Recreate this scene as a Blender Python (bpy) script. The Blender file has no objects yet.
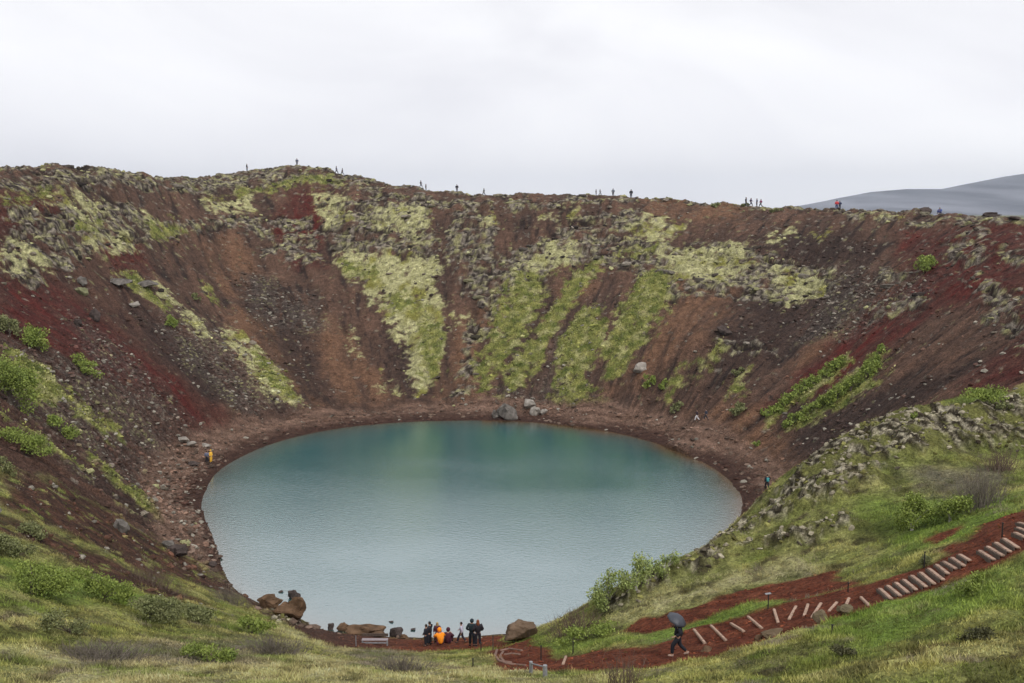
import bpy, math, random
import numpy as np
from mathutils import Vector, Matrix, Euler

# ------------------------------------------------------------------ camera, sky, sun, exposure
scene = bpy.context.scene
COL = scene.collection
F = 995.6; W, H = 1024, 683; CAM_Z = 35.0; PITCH = math.radians(7.41)
cam_d = bpy.data.cameras.new('camera'); cam = bpy.data.objects.new('camera', cam_d); COL.objects.link(cam)
cam.location = (0, 0, CAM_Z); cam.rotation_euler = (math.pi / 2 - PITCH, 0, 0)
cam_d.sensor_width = 36; cam_d.lens = 35.0; cam_d.clip_start = 0.2; cam_d.clip_end = 30000
scene.camera = cam
scene.view_settings.view_transform = 'Standard'; scene.view_settings.look = 'None'
scene.view_settings.exposure = 0.12; scene.view_settings.gamma = 1.0; scene.view_settings.use_curve_mapping = False
SUN_EL, SUN_AZ = math.radians(48), math.radians(150)      # veiled sun behind the viewer's right shoulder

world = bpy.data.worlds.new('World'); scene.world = world; world.use_nodes = True
nt = world.node_tree; nt.nodes.clear()
def N(nt, t, **k):
    n = nt.nodes.new(t)
    for a, v in k.items(): setattr(n, a, v)
    return n
def ramp(nt, stops, interp='LINEAR'):
    n = nt.nodes.new('ShaderNodeValToRGB'); cr = n.color_ramp; cr.interpolation = interp
    while len(cr.elements) < len(stops): cr.elements.new(0.5)
    for e, (p, c) in zip(cr.elements, stops):
        e.position = p; e.color = (c[0], c[1], c[2], 1) if not isinstance(c, (int, float)) else (c, c, c, 1)
    return n
sky = N(nt, 'ShaderNodeTexSky', sky_type='NISHITA', sun_disc=False)
sky.sun_elevation = SUN_EL; sky.sun_rotation = SUN_AZ; sky.air_density = 1.0; sky.dust_density = 4.0
hs = N(nt, 'ShaderNodeHueSaturation'); hs.inputs['Saturation'].default_value = 0.25
tc = N(nt, 'ShaderNodeTexCoord'); mp = N(nt, 'ShaderNodeMapping'); mp.inputs['Scale'].default_value = (1.5, 1.5, 3.4)
mp.inputs['Location'].default_value = (0.35, 0.2, 0.1)
n1 = N(nt, 'ShaderNodeTexNoise'); n1.inputs['Scale'].default_value = 1.5; n1.inputs['Detail'].default_value = 5; n1.inputs['Roughness'].default_value = 0.5
n1.inputs['Distortion'].default_value = 0.6
# overcast cloud deck: pale grey with a slightly brighter layer low down
SKYV = 9.35
r1 = ramp(nt, [(0.34, (0.735*SKYV, 0.735*SKYV, 0.775*SKYV)), (0.52, (0.84*SKYV, 0.84*SKYV, 0.868*SKYV)), (0.7, (0.92*SKYV, 0.92*SKYV, 0.935*SKYV))])
mix = N(nt, 'ShaderNodeMix', data_type='RGBA'); mix.inputs[0].default_value = 0.93
bg = N(nt, 'ShaderNodeBackground'); bg.inputs['Strength'].default_value = 0.12
wo = N(nt, 'ShaderNodeOutputWorld')
L = nt.links.new
L(sky.outputs[0], hs.inputs['Color']); L(tc.outputs['Generated'], mp.inputs[0]); L(mp.outputs[0], n1.inputs['Vector'])
L(n1.outputs['Fac'], r1.inputs[0]); L(hs.outputs[0], mix.inputs[6]); L(r1.outputs[0], mix.inputs[7])
sx_ = N(nt, 'ShaderNodeSeparateXYZ'); L(tc.outputs['Generated'], sx_.inputs[0])
gr_ = ramp(nt, [(0.0, 1.20), (0.10, 1.12), (0.22, 1.03), (0.5, 0.98), (1.0, 0.96)]); L(sx_.outputs['Z'], gr_.inputs[0])      # the cloud deck is thinner low down
vm_ = N(nt, 'ShaderNodeVectorMath', operation='MULTIPLY'); L(mix.outputs[2], vm_.inputs[0]); L(gr_.outputs[0], vm_.inputs[1])
L(vm_.outputs[0], bg.inputs['Color']); L(bg.outputs[0], wo.inputs[0])

sun_d = bpy.data.lights.new('sun', 'SUN'); sun = bpy.data.objects.new('sun', sun_d); COL.objects.link(sun)
sun_d.energy = 1.5; sun_d.angle = math.radians(14); sun_d.color = (1.0, 0.97, 0.93)
sd = Vector((math.sin(SUN_AZ) * math.cos(SUN_EL), math.cos(SUN_AZ) * math.cos(SUN_EL), math.sin(SUN_EL)))
sun.rotation_euler = sd.to_track_quat('Z', 'Y').to_euler(); sun.location = (0, 60, 120)

# ------------------------------------------------------------------ helpers
rng = np.random.default_rng(7); random.seed(7)
def setp(o, label=None, cat=None, group=None, kind=None):
    if label: o['label'] = label
    if cat: o['category'] = cat
    if group: o['group'] = group
    if kind: o['kind'] = kind
    return o
def mk_mesh(name, V, Fc, mat=None, smooth=False, col=None):
    """V (n,3), Fc (m,k) or list of such arrays -> mesh"""
    if not isinstance(Fc, list): Fc = [Fc]
    Fc = [np.asarray(f, dtype=np.int32) for f in Fc if len(f)]
    me = bpy.data.meshes.new(name)
    me.vertices.add(len(V)); me.vertices.foreach_set('co', np.asarray(V, dtype=np.float32).ravel())
    idx = np.concatenate([f.ravel() for f in Fc])
    tot = np.concatenate([np.full(len(f), f.shape[1], dtype=np.int32) for f in Fc])
    st = np.concatenate([[0], np.cumsum(tot)[:-1]]).astype(np.int32)
    me.loops.add(len(idx)); me.loops.foreach_set('vertex_index', idx)
    me.polygons.add(len(tot)); me.polygons.foreach_set('loop_start', st)
    me.polygons.foreach_set('use_smooth', np.full(len(tot), bool(smooth)))
    me.update(calc_edges=True)
    if col is not None:
        a = me.color_attributes.new('col', 'FLOAT_COLOR', 'POINT')
        c = np.ones((len(V), 4), dtype=np.float32); c[:, :3] = col
        a.data.foreach_set('color', c.ravel())
    if mat: me.materials.append(mat)
    return me
def mk_obj(name, me, parent=None):
    o = bpy.data.objects.new(name, me); COL.objects.link(o)
    if parent is not None: o.parent = parent
    return o
def empty(name, loc, rz=0):
    o = bpy.data.objects.new(name, None); COL.objects.link(o); o.location = loc; o.rotation_euler = (0, 0, rz); return o
def mat(name, col, rough=0.9, spec=0.2, noise=0.0, nscale=8.0, attr=False, bump=0.0, trans=0.0, metallic=0.0):
    m = bpy.data.materials.new(name); m.use_nodes = True; t = m.node_tree
    b = t.nodes['Principled BSDF']; b.inputs['Roughness'].default_value = rough
    b.inputs['Specular IOR Level'].default_value = spec; b.inputs['Metallic'].default_value = metallic
    src = None
    if attr:
        a = N(t, 'ShaderNodeAttribute', attribute_name='col'); src = a.outputs['Color']
    tcn = N(t, 'ShaderNodeTexCoord')
    nz = N(t, 'ShaderNodeTexNoise'); nz.inputs['Scale'].default_value = nscale; nz.inputs['Detail'].default_value = 5
    t.links.new(tcn.outputs['Object'], nz.inputs['Vector'])
    mr = N(t, 'ShaderNodeMapRange'); mr.inputs['From Min'].default_value = 0.3; mr.inputs['From Max'].default_value = 0.7
    mr.inputs['To Min'].default_value = 1 - noise; mr.inputs['To Max'].default_value = 1 + noise
    t.links.new(nz.outputs['Fac'], mr.inputs['Value'])
    mx = N(t, 'ShaderNodeVectorMath', operation='SCALE')
    if src is not None: t.links.new(src, mx.inputs[0])
    else: mx.inputs[0].default_value = col
    t.links.new(mr.outputs[0], mx.inputs['Scale']); t.links.new(mx.outputs[0], b.inputs['Base Color'])
    if bump:
        bp = N(t, 'ShaderNodeBump'); bp.inputs['Strength'].default_value = bump; bp.inputs['Distance'].default_value = 0.05
        t.links.new(nz.outputs['Fac'], bp.inputs['Height']); t.links.new(bp.outputs[0], b.inputs['Normal'])
    return m

# numpy gradient noise
_perm = np.random.default_rng(3).permutation(4096).astype(np.int32)
_gr = np.random.default_rng(4).normal(size=(4096, 2)).astype(np.float32); _gr /= np.linalg.norm(_gr, axis=1)[:, None]
def pnoise(x, y, seed=0):
    xi = np.floor(x).astype(np.int32); yi = np.floor(y).astype(np.int32)
    xf = (x - xi).astype(np.float32); yf = (y - yi).astype(np.float32)
    def g(a, b):
        h = _perm[(_perm[(xi + a + seed * 131) & 4095] + yi + b) & 4095]; v = _gr[h]
        return v[..., 0] * (xf - a) + v[..., 1] * (yf - b)
    u = xf * xf * xf * (xf * (xf * 6 - 15) + 10); v = yf * yf * yf * (yf * (yf * 6 - 15) + 10)
    a = g(0, 0); b = g(1, 0); c = g(0, 1); d = g(1, 1)
    return (a + u * (b - a)) * (1 - v) + (c + u * (d - c)) * v
def fbm(x, y, oct=4, seed=0, gain=0.5, ridged=False):
    s = 0.0; a = 1.0; f = 1.0; tot = 0
    for k in range(oct):
        n = pnoise(x * f + 17.3 * k, y * f - 9.1 * k, seed + k) * 1.5
        if ridged: n = 1 - 2 * np.abs(n)
        s = s + a * n; tot += a; a *= gain; f *= 2.03
    return s / tot
def sstep(a, b, x):
    t = np.clip((x - a) / (b - a), 0, 1); return t * t * (3 - 2 * t)

# ------------------------------------------------------------------ the lie of the land
CP, SP = math.cos(PITCH), math.sin(PITCH)
def raydir(px, py):
    dx = (np.asarray(px, float) - 512) / F; dv = (341.5 - np.asarray(py, float)) / F
    y = CP + dv * SP; z = -SP + dv * CP
    return dx / y, z / y                       # x and z travelled per metre of y
def P(px, py, Y):
    a, b = raydir(px, py); return (a * Y, Y, CAM_Z + b * Y)
def W0(px, py):
    a, b = raydir(px, py); Y = -CAM_Z / b; return (a * Y, Y, 0.0)
SHORE_PX = [(440,421),(380,424),(330,430),(285,440),(250,453),(222,470),(209,490),(204,510),(212,535),(220,560),(236,590),(270,608),(300,621),(330,631),(400,637),(470,637),(512,634)]
SHORE_R = [(738,522),(740,505),(730,485),(700,462),(660,445),(610,432),(550,424),(500,421)]
shore = [W0(*p)[:2] for p in SHORE_PX] + [(5, 78), (9, 81), (14, 87), (19.5, 95), (24, 104)] + [W0(*p)[:2] for p in SHORE_R]
shore = np.array(shore)
def catmull(P0, n=6):
    P0 = np.asarray(P0, float); out = []; m = len(P0)
    for i in range(m):
        a, b, c, d = P0[i-1], P0[i], P0[(i+1) % m], P0[(i+2) % m]
        for t in np.linspace(0, 1, n, endpoint=False):
            out.append(0.5*((2*b)+(c-a)*t+(2*a-5*b+4*c-d)*t*t+(-a+3*b-3*c+d)*t**3))
    return np.array(out)
shoreS = catmull(shore)
def poly_sd(x, y, poly):
    """signed distance, positive inside"""
    x = np.asarray(x, np.float32); y = np.asarray(y, np.float32)
    d2 = np.full(x.shape, 1e12, np.float32); ins = np.zeros(x.shape, bool); n = len(poly)
    for i in range(n):
        ax, ay = poly[i]; bx, by = poly[(i+1) % n]; ex, ey = bx-ax, by-ay
        wx, wy = x-ax, y-ay
        t = np.clip((wx*ex+wy*ey)/max(ex*ex+ey*ey, 1e-9), 0, 1)
        d2 = np.minimum(d2, (wx-ex*t)**2+(wy-ey*t)**2)
        if ay != by:
            c = ((ay > y) != (by > y)) & (x < ex*(y-ay)/(by-ay)+ax); ins ^= c
    d = np.sqrt(d2); return np.where(ins, d, -d)

cols = {
 -450: [(165,85),(300,62),(420,48),(560,36)],
 -200: [(165,135),(300,95),(420,70),(540,45),(683,28)],
 0: [(172,170),(200,163),(240,153),(300,132),(360,112),(420,93),(480,76),(540,60),(600,46),(683,33)],
 100: [(169,200),(182,197),(220,185),(300,160),(380,130),(440,112),(500,92),(560,70),(620,50),(683,34)],
 150: [(175,218),(200,208)],
 50: [(169,186),(190,180)],
 200: [(180,235),(200,226),(250,208),(300,188),(350,168),(400,150),(445,139),(560,94),(600,72),(640,51),(683,34)],
 300: [(166,252),(178,246),(215,234),(300,206),(370,180),(415,162),(650,55),(683,34.5)],
 350: [(173,246)],
 400: [(184,236),(210,227),(245,217),(300,203),(360,186),(404,173),(650,66),(665,50),(683,35)],
 512: [(195,226),(230,216),(262,207),(300,198),(360,182),(405,171)],
 600: [(196,225),(230,215),(262,205),(300,192),(360,176),(412,163),(625,57)],
 700: [(200,222),(235,208),(270,192),(340,167),(425,147),(575,60),(610,54),(650,45.5),(683,34)],
 800: [(206,206),(240,192),(270,183),(330,163),(400,143),(460,123)],
 900: [(209,186),(240,174),(280,159),(340,138),(395,121),(480,66),(540,56),(575,47),(610,40),(640,35)],
 1024: [(219,162),(240,151),(270,138),(330,116),(385,98),(450,70),(500,54),(530,43.5),(610,34),(683,26)],
 1250: [(222,118),(300,90),(360,74),(450,52),(560,34)],
}
pts = []
for px, lst in cols.items():
    for py, Y in lst: pts.append(P(px, py, Y))
for q in [(600,600,63),(560,628,62),(640,575,64.5),(690,553,66),(730,543,67),(780,508,69),(830,450,74),(865,432,77),(900,414,80),(960,402,84),
          (780,570,58),(780,600,51),(780,625,45),(850,604,44.3),(850,640,36),(850,683,29),(930,577,44),(1000,547,43),(620,652,47.5),
          (560,660,51),(500,655,56),(450,645,73),(480,643,71),(350,650,62),(550,683,38),(300,628,72),(780,480,75),(850,500,64)]:
    pts.append(P(*q))
for px, py, Y, dz in [(690,553,80,3.0),(730,543,84,3.2),(830,450,90,4.0),(830,450,101,1.5),(865,432,94,4),(900,414,96,3.5),(960,402,96,2.2),(780,508,84,4),(780,508,98,3.5)]:
    q = P(px, py, Y); pts.append((q[0], q[1], q[2] - dz))
for x, y in shore: pts.append((x, y, 0.0))
cx, cy = shore.mean(0)
for x, y in shore:
    pts.append((x + (cx-x)*0.16, y + (cy-y)*0.16, -2.6)); pts.append((x + (cx-x)*0.5, y + (cy-y)*0.5, -7.5))
pts.append((cx, cy, -9))
# low beach round the far shore
for px, py in SHORE_PX[:8] + SHORE_R[1:]:
    x, y, _ = W0(px, py); d = np.array([x-cx, y-cy]); d /= np.linalg.norm(d); pts.append((x+d[0]*4.5, y+d[1]*4.5, 0.8))
# the near rim round the viewer, outside the picture
pts += [(0,0,33.3),(0,14,26.5),(-14,14,27.5),(14,12,28.0),(-22,6,33.5),(22,4,33.2),(0,-12,33.0),(-50,20,36),(45,18,33),(70,55,33.5),(-75,60,39),
        (0,-40,29),(-60,-30,30),(60,-30,29),(12,24,22.0),(-12,24,22.0)]
# outer flank beyond the rim
for px, y, z in [(-450,120,36),(-200,175,37),(0,205,38),(100,240,37),(200,275,36),(300,290,38),(400,275,34),(512,265,31),(600,265,30),(700,262,29),(800,245,29),(900,225,27),(1024,200,27),(1250,155,27),
                 (0,260,29),(200,330,26),(400,330,25),(600,320,24),(800,300,23),(1024,260,22),(-450,170,29),(1500,150,25)]:
    a, _ = raydir(px, 300); pts.append((a*y, y, z))
pts = np.array(pts)
def _U(r2): return np.where(r2 > 0, r2*np.log(r2+1e-12), 0)
_n = len(pts); _q = pts[:, :2]/100.0
_K = _U(((_q[:, None]-_q[None])**2).sum(-1)) + np.eye(_n)*2e-5
_Pm = np.hstack([np.ones((_n, 1)), _q]); _A = np.zeros((_n+3, _n+3)); _A[:_n, :_n] = _K; _A[:_n, _n:] = _Pm; _A[_n:, :_n] = _Pm.T
_w = np.linalg.solve(_A, np.concatenate([pts[:, 2], np.zeros(3)]))
GX = np.arange(-330, 331, 1.5); GY = np.arange(-150, 451, 1.5)
_gx, _gy = np.meshgrid(GX/100, GY/100)
GZ = np.zeros(_gx.shape)
for k in range(0, _gx.shape[0], 20):
    gx, gy = _gx[k:k+20], _gy[k:k+20]
    r2 = (gx[..., None]-_q[:, 0])**2+(gy[..., None]-_q[:, 1])**2
    GZ[k:k+20] = _U(r2)@_w[:_n] + _w[_n] + _w[_n+1]*gx + _w[_n+2]*gy
def _cub(t): return ((-0.5*t+1)*t-0.5)*t, (1.5*t-2.5)*t*t+1, ((-1.5*t+2)*t+0.5)*t, (0.5*t-0.5)*t*t
def base_z(x, y):
    x = np.asarray(x, float); y = np.asarray(y, float)
    fx = np.clip((x-GX[0])/1.5, 1, len(GX)-3.001); fy = np.clip((y-GY[0])/1.5, 1, len(GY)-3.001)
    i = fx.astype(int); j = fy.astype(int); wx = _cub(fx-i); wy = _cub(fy-j); s = 0
    for b in range(4):
        for a in range(4): s = s + wx[a]*wy[b]*GZ[j-1+b, i-1+a]
    r = np.hypot(x-0, y-115); k = sstep(190, 300, r)
    und = 20 + 1.5*pnoise(x/160, y/160, 5)
    return s*(1-k)+und*k
def hit(px, py, zf=None, y0=24.0, y1=330.0, dy=0.15):
    """first place where the sight line through a photo pixel meets the land"""
    zf = zf or base_z; a, b = raydir(px, py); Y = np.arange(y0, y1, dy)
    z = CAM_Z + b*Y; g = zf(a*Y, Y); d = g - z; k = np.where(d >= 0)[0]
    if len(k) == 0: k = int(np.argmax(d/Y)); return (a*Y[k], Y[k], g[k])
    k = k[0]
    if k == 0: return (a*Y[0], Y[0], g[0])
    t = d[k-1]/(d[k-1]-d[k]); yy = Y[k-1]+t*dy; return (a*yy, yy, float(CAM_Z+b*yy))
# ------------------------------------------------------------------ where the covers lie (outlines on the land)
def outline(pl, near=None, step=12):
    """photo outline -> outline on the land; near=False keeps to the crater's far walls"""
    out = []
    for i in range(len(pl)):
        a, b = np.array(pl[i], float), np.array(pl[(i+1) % len(pl)], float)
        m = max(1, int(np.hypot(*(b-a))/step))
        for t in range(m):
            p = a+(b-a)*t/m
            h = hit(p[0], p[1], y0=(95 if near is False else 12), y1=(92 if near else 330), dy=0.3)
            out.append(h[:2])
    return np.array(out)
# (cover, outline in the photograph, strength, edge softness m, warp m)
FARM = {
 'lichen': [
  [(332,252),(352,246),(440,246),(438,290),(448,340),(440,372),(424,396),(410,388),(405,350),(386,312),(372,290),(350,275)],
  [(315,188),(345,184),(352,215),(322,225),(313,202)], [(368,195),(432,193),(432,240),(400,226),(375,215)],
  [(198,192),(250,190),(262,212),(205,206)], [(60,182),(100,186),(110,207),(80,215),(62,196)],
  [(380,370),(398,385),(397,396),(384,393)], [(215,318),(250,335),(290,385),(304,408),(272,402),(240,362)],
  [(0,214),(24,228),(50,250),(50,262),(0,256)], [(80,232),(120,222),(150,238),(130,247),(90,246)],
  [(485,203),(502,200),(497,216),(482,216)], [(540,203),(560,200),(557,211),(538,210)], [(570,201),(584,200),(577,213),(566,209)],
  [(505,262),(550,233),(582,240),(572,262),(530,272)], [(620,216),(650,204),(692,216),(662,236),(625,236)],
  [(655,240),(742,235),(762,260),(722,282),(668,276)], [(766,232),(795,216),(803,218),(776,238)], [(806,226),(830,221),(822,233),(810,234)],
  [(765,255),(800,264),(832,268),(826,290),(790,302),(773,282)], [(430,300),(470,310),(468,318),(440,312)],
  [(130,195),(160,215),(175,232),(160,232),(135,208)], [(40,180),(60,180),(58,186),(36,187)], [(345,325),(352,325),(360,355),(350,350)], [(150,268),(175,290),(205,322),(218,345),(200,335),(160,292)],
  [(655,208),(668,206),(670,212),(655,213)],[(860,205),(905,209),(905,213),(860,210)], [(0,492),(60,512),(130,550),(190,585),(180,594),(110,564),(40,530),(0,514)], [(150,480),(180,500),(200,530),(185,528)], [(640,300),(660,300),(655,330),(640,330)]],
 'green': [
  [(505,268),(550,266),(549,285),(532,320),(517,345),(500,370),(482,392),(476,365),(480,345),(500,300)],
  [(550,302),(572,268),(600,254),(592,275),(571,305),(546,350),(530,382),(503,397),(508,360),(535,330)],
  [(630,290),(645,270),(670,268),(669,300),(650,335),(627,365),(605,380),(603,350),(613,315)],
  [(575,310),(602,300),(606,345),(588,372),(604,402),(572,412),(550,402),(553,370),(563,335)],
  [(335,255),(372,262),(376,272),(345,272)], [(380,290),(420,288),(425,305),(392,308)], [(420,300),(446,325),(444,368),(426,385),(420,340)],
  [(205,264),(214,282),(224,300),(219,303),(208,285)], [(250,346),(268,358),(300,400),(290,404),(262,378)], [(225,186),(262,184),(300,176),(330,170),(345,180),(300,182),(262,190),(225,193)],
  [(690,370),(720,338),(726,346),(698,380)], [(640,240),(656,240),(650,252),(612,250)], [(145,220),(180,222),(172,234),(148,232)], [(75,212),(100,214),(95,226),(70,224)],
  [(660,385),(700,360),(704,366),(668,400)], [(730,380),(745,370),(740,395),(728,398)], [(762,416),(798,384),(846,352),(852,362),(806,400),(770,422)], [(784,424),(846,378),(880,345),(890,352),(874,384),(830,412),(796,430)], [(112,256),(128,262),(166,300),(172,314),(150,300),(125,275)], [(0,180),(60,178),(60,182),(0,186)],
  [(100,464),(150,500),(190,545),(186,547),(140,507),(96,468)], [(0,422),(40,430),(74,464),(50,462),(0,442)], [(0,330),(60,370),(75,400),(40,400),(0,380)], [(70,395),(110,420),(120,440),(80,420)]],
 'red': [
  [(0,258),(62,280),(135,345),(195,393),(238,432),(215,440),(160,404),(98,366),(40,335),(0,318)],
  [(0,178),(50,190),(60,206),(30,216),(0,212)], [(290,188),(332,184),(326,222),(312,250),(322,262),(296,262),(270,228)],
  [(900,223),(1030,219),(1030,312),(990,300),(940,300),(900,335),(820,392),(770,404),(810,360),(860,315),(905,268)],
  [(1030,330),(1030,395),(960,385),(1000,350)], [(90,225),(140,240),(150,262),(115,258)]],
 'orange': [
  [(312,300),(350,330),(398,402),(345,405),(315,352)], [(228,300),(285,330),(320,408),(264,404),(236,350)], [(440,380),(480,350),(474,404),(440,404)],
  [(203,240),(242,232),(262,258),(240,295),(212,284)], [(560,280),(600,280),(560,320),(540,330)], [(670,270),(740,285),(720,330),(640,385),(606,395),(650,340)],
  [(485,380),(500,300),(480,290),(455,330),(445,380)], [(640,190),(760,200),(740,215),(640,204)], [(690,410),(780,400),(800,470),(770,500),(740,440)], [(860,300),(900,260),(905,275),(860,320),(800,370),(790,360)]],
 'rock': [
  [(0,160),(70,158),(140,164),(200,172),(250,166),(300,160),(345,168),(420,184),(500,190),(490,200),(420,196),(340,180),(262,184),(200,192),(130,182),(60,180),(0,176)],
  [(500,188),(640,192),(640,198),(500,200)], [(842,206),(1030,214),(1030,222),(842,215)],
  [(0,186),(60,190),(120,190),(160,215),(240,212),(316,214),(318,232),(240,232),(150,228),(160,246),(90,250),(60,272),(0,270)],
  [(318,196),(366,190),(434,193),(442,250),(400,246),(330,250),(316,226)],
  [(448,196),(500,205),(500,260),(512,262),(500,290),(462,290),(442,240)],
  [(500,244),(560,222),(660,236),(765,246),(838,262),(836,292),(770,304),(700,288),(640,278),(600,262),(560,264),(505,292)],
  [(640,262),(700,270),(700,292),(650,300),(636,285)],[(712,334),(782,336),(776,352),(730,356)], [(950,228),(985,221),(990,250),(965,264),(940,256)], [(985,234),(1030,244),(1030,264),(1000,256)], [(972,268),(1030,290),(1030,348),(1000,332),(966,294)],
  [(478,290),(500,262),(505,300),(478,345),(472,400),(450,400),(462,330)], [(885,256),(915,262),(900,280),(868,278)], [(866,296),(935,282),(930,300),(870,320)],
  [(0,205),(24,205),(34,240),(0,240)], [(262,232),(318,232),(320,262),(262,256)], [(690,232),(760,238),(760,262),(690,256)], [(560,210),(640,200),(650,222),(570,228)]],
 'rubble': [
  [(0,322),(60,350),(150,415),(205,460),(218,500),(212,560),(186,562),(150,505),(80,450),(0,400)],
  [(60,300),(130,350),(200,430),(150,420),(90,370)], [(175,300),(260,350),(300,408),(240,414),(196,372),(150,320)], [(240,270),(312,290),(330,330),(270,330),(250,300)],
  [(0,480),(60,470),(180,540),(215,580),(160,560),(60,520)], [(560,330),(600,300),(560,400),(535,400)], [(840,260),(940,270),(860,330),(800,340)], [(500,390),(600,402),(590,416),(495,414)]],
 'dark': [
  [(250,270),(300,300),(330,402),(300,406),(270,340),(236,300)], [(400,240),(444,248),(446,300),(424,290),(410,262)], [(392,310),(415,390),(436,402),(400,402),(388,340)],
  [(545,290),(520,400),(500,402),(512,350),(540,300)], [(720,230),(860,220),(880,250),(860,262),(800,262),(760,240)], [(740,300),(860,262),(900,290),(830,330),(740,380),(700,330)],
  [(0,425),(60,452),(140,500),(205,560),(216,590),(150,560),(60,500),(0,470)], [(130,300),(190,340),(250,410),(200,395),(150,350)], [(770,404),(860,392),(1000,352),(900,410),(830,445),(800,470)]],
}
NEARM = {
 'bank': [[(0,440),(60,460),(150,510),(230,575),(262,596),(225,594),(130,566),(60,528),(0,505)], [(0,514),(40,526),(110,562),(170,588),(214,604),(180,604),(100,576),(40,545),(0,532)]],
 'soil': [
          [(618,632),(640,617),(700,604),(760,588),(832,570),(856,584),(800,600),(740,606),(690,624),(640,634)],
          [(490,652),(520,640),(548,646),(556,658),(600,651),(650,648),(690,629),(740,617),(785,604),(850,587),(930,565),(980,540),(1030,515),(1030,548),(990,566),(930,590),(860,612),(780,636),(720,656),(640,667),(560,672),(500,671)],
          [(940,548),(975,536),(990,520),(1030,508),(1030,520),(985,542),(945,556)], [(925,540),(960,524),(968,528),(935,545)],
          [(420,652),(470,650),(500,648),(505,634),(300,622),(262,598),(232,590),(260,612),(320,644),(370,650)]],
 'nrock': [[(700,558),(745,528),(800,470),(835,447),(900,414),(1010,404),(1020,440),(950,452),(880,468),(820,494),(760,520),(720,548)],
          [(730,548),(800,532),(850,512),(862,524),(800,546)], [(680,566),(750,520),(800,486),(815,505),(760,530),(700,566)], [(760,500),(800,480),(880,478),(840,500)], [(596,604),(640,585),(690,562),(700,568),(640,600),(600,612)],
          [(262,600),(300,598),(306,625),(280,625)], [(1000,400),(1030,400),(1030,440),(1010,450)]],
 'brightgrass': [[(0,560),(60,570),(150,600),(230,615),(180,612),(60,600),(0,590)], [(500,640),(620,640),(700,616),(830,590),(840,596),(700,632),(600,650),(540,650)],
          [(820,610),(1030,560),(1030,600),(850,650)], [(960,400),(1030,380),(1030,402),(985,404)], [(870,500),(960,500),(1030,490),(1030,515),(900,560)]],
 'straw': [[(0,650),(200,655),(420,660),(560,672),(600,680),(600,690),(0,690)], [(600,612),(700,575),(800,560),(830,572),(700,600),(620,620)], [(250,620),(420,652),(330,655)]],
 'grey': [[(100,640),(260,640),(260,665),(60,668)], [(350,650),(410,648),(430,662),(350,668)], [(220,560),(250,590),(215,600)], [(900,470),(1000,470),(1000,490),(920,500)]],
}
CEN = np.array([cx, cy])
def warp(x, y, s=1.0):
    wx = s*(1.6*fbm(x/5.5, y/5.5, 4, 11)+0.5*pnoise(x/0.9, y/0.9, 61)); wy = s*(1.6*fbm(x/5.5, y/5.5, 4, 21)+0.5*pnoise(x/0.9, y/0.9, 71))
    return x+wx, y+wy
def cover(x, y, name, polys, soft=1.0, ws=1.0):
    m = np.zeros(x.shape, np.float32); xw, yw = warp(x, y, ws)
    for pl in polys:
        x0, y0 = pl.min(0)-4; x1, y1 = pl.max(0)+4
        k = np.where((xw > x0) & (xw < x1) & (yw > y0) & (yw < y1))[0]
        if len(k): m[k] = np.maximum(m[k], sstep(-soft, soft, poly_sd(xw[k], yw[k], pl)))
    return m
FARW = {k: [outline(p, False) for p in v] for k, v in FARM.items()}
NEARW = {k: [outline(p, True) for p in v] for k, v in NEARM.items()}

# one sheet from the lake bed to the horizon: close where the picture is close, wide far away
def grow(a, first, n, far):
    d = first*np.power(1.13, np.arange(n)); d = np.cumsum(d); return d[d < far]
U = np.linspace(-0.66, 0.66, 1080); ud = U[1]-U[0]
g = grow(0, ud*1.5, 90, 70); U = np.concatenate([-(g+0.66)[::-1], U, g+0.66])
V = np.concatenate([np.arange(22, 60, 0.14), np.arange(60, 92, 0.19), np.arange(92, 268, 0.27)])
V = np.concatenate([22-grow(0, 0.3, 60, 400)[::-1], V, 268+grow(0, 0.5, 90, 12000)])
def ysc(y): return 18+np.clip(y, 0, 1e9)*0.92
UU, YY = np.meshgrid(U, V); XX = UU*ysc(YY)
sh = XX.shape; x = XX.ravel().astype(np.float32); y = YY.ravel().astype(np.float32)
z = base_z(x, y).astype(np.float32)
sdist = -poly_sd(x, y, shoreS[::2])                       # metres outside the water's edge
rr = np.hypot(x-cx, y-cy); th = np.arctan2(y-cy, x-cx)
ft, fr = th*55, rr                                        # along the slope's contour / down the fall line
inner = (rr < 260)
M = {}
farw = np.zeros(x.shape, bool); near_zone = np.zeros(x.shape, bool)
# the viewer's own slope and the spur; everything else inside the rim is the crater wall
nz_poly = np.array([W0(0,500)[:2]]) if False else None
spur = [hit(*p, y0=30, y1=98)[:2] for p in [(-300,430),(-100,442),(0,462),(60,480),(130,524),(200,562),(262,600)]]
spur += [tuple(s) for s in shoreS[66:100]] if False else []
spur += [(-20,80),(-12,78.5),(0,77),(6,79),(10,81.5),(15,87),(20,94)] + [P(*q)[:2] for q in [(740,530,88),(780,508,84),(830,450,88),(865,432,92),(900,414,95),(960,402,96),(1024,392,98),(1250,380,78),(1700,380,60)]] + [(120,-200),(-200,-200),(-60,40)]
spur = np.array(spur)
nearness = sstep(-1.2, 1.2, poly_sd(*warp(x, y, 2.2), spur)+1.2*fbm(x/2.5, y/2.5, 3, 171))
for k, pl in FARW.items(): M[k] = cover(x, y, k, pl, {'lichen': 2.4, 'green': 2.6, 'red': 3.0, 'orange': 2.2, 'rock': 1.4, 'rubble': 2.5, 'dark': 2.5}[k], 1.0 if k in ('lichen', 'green') else 1.6)*(1-nearness)
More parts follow.
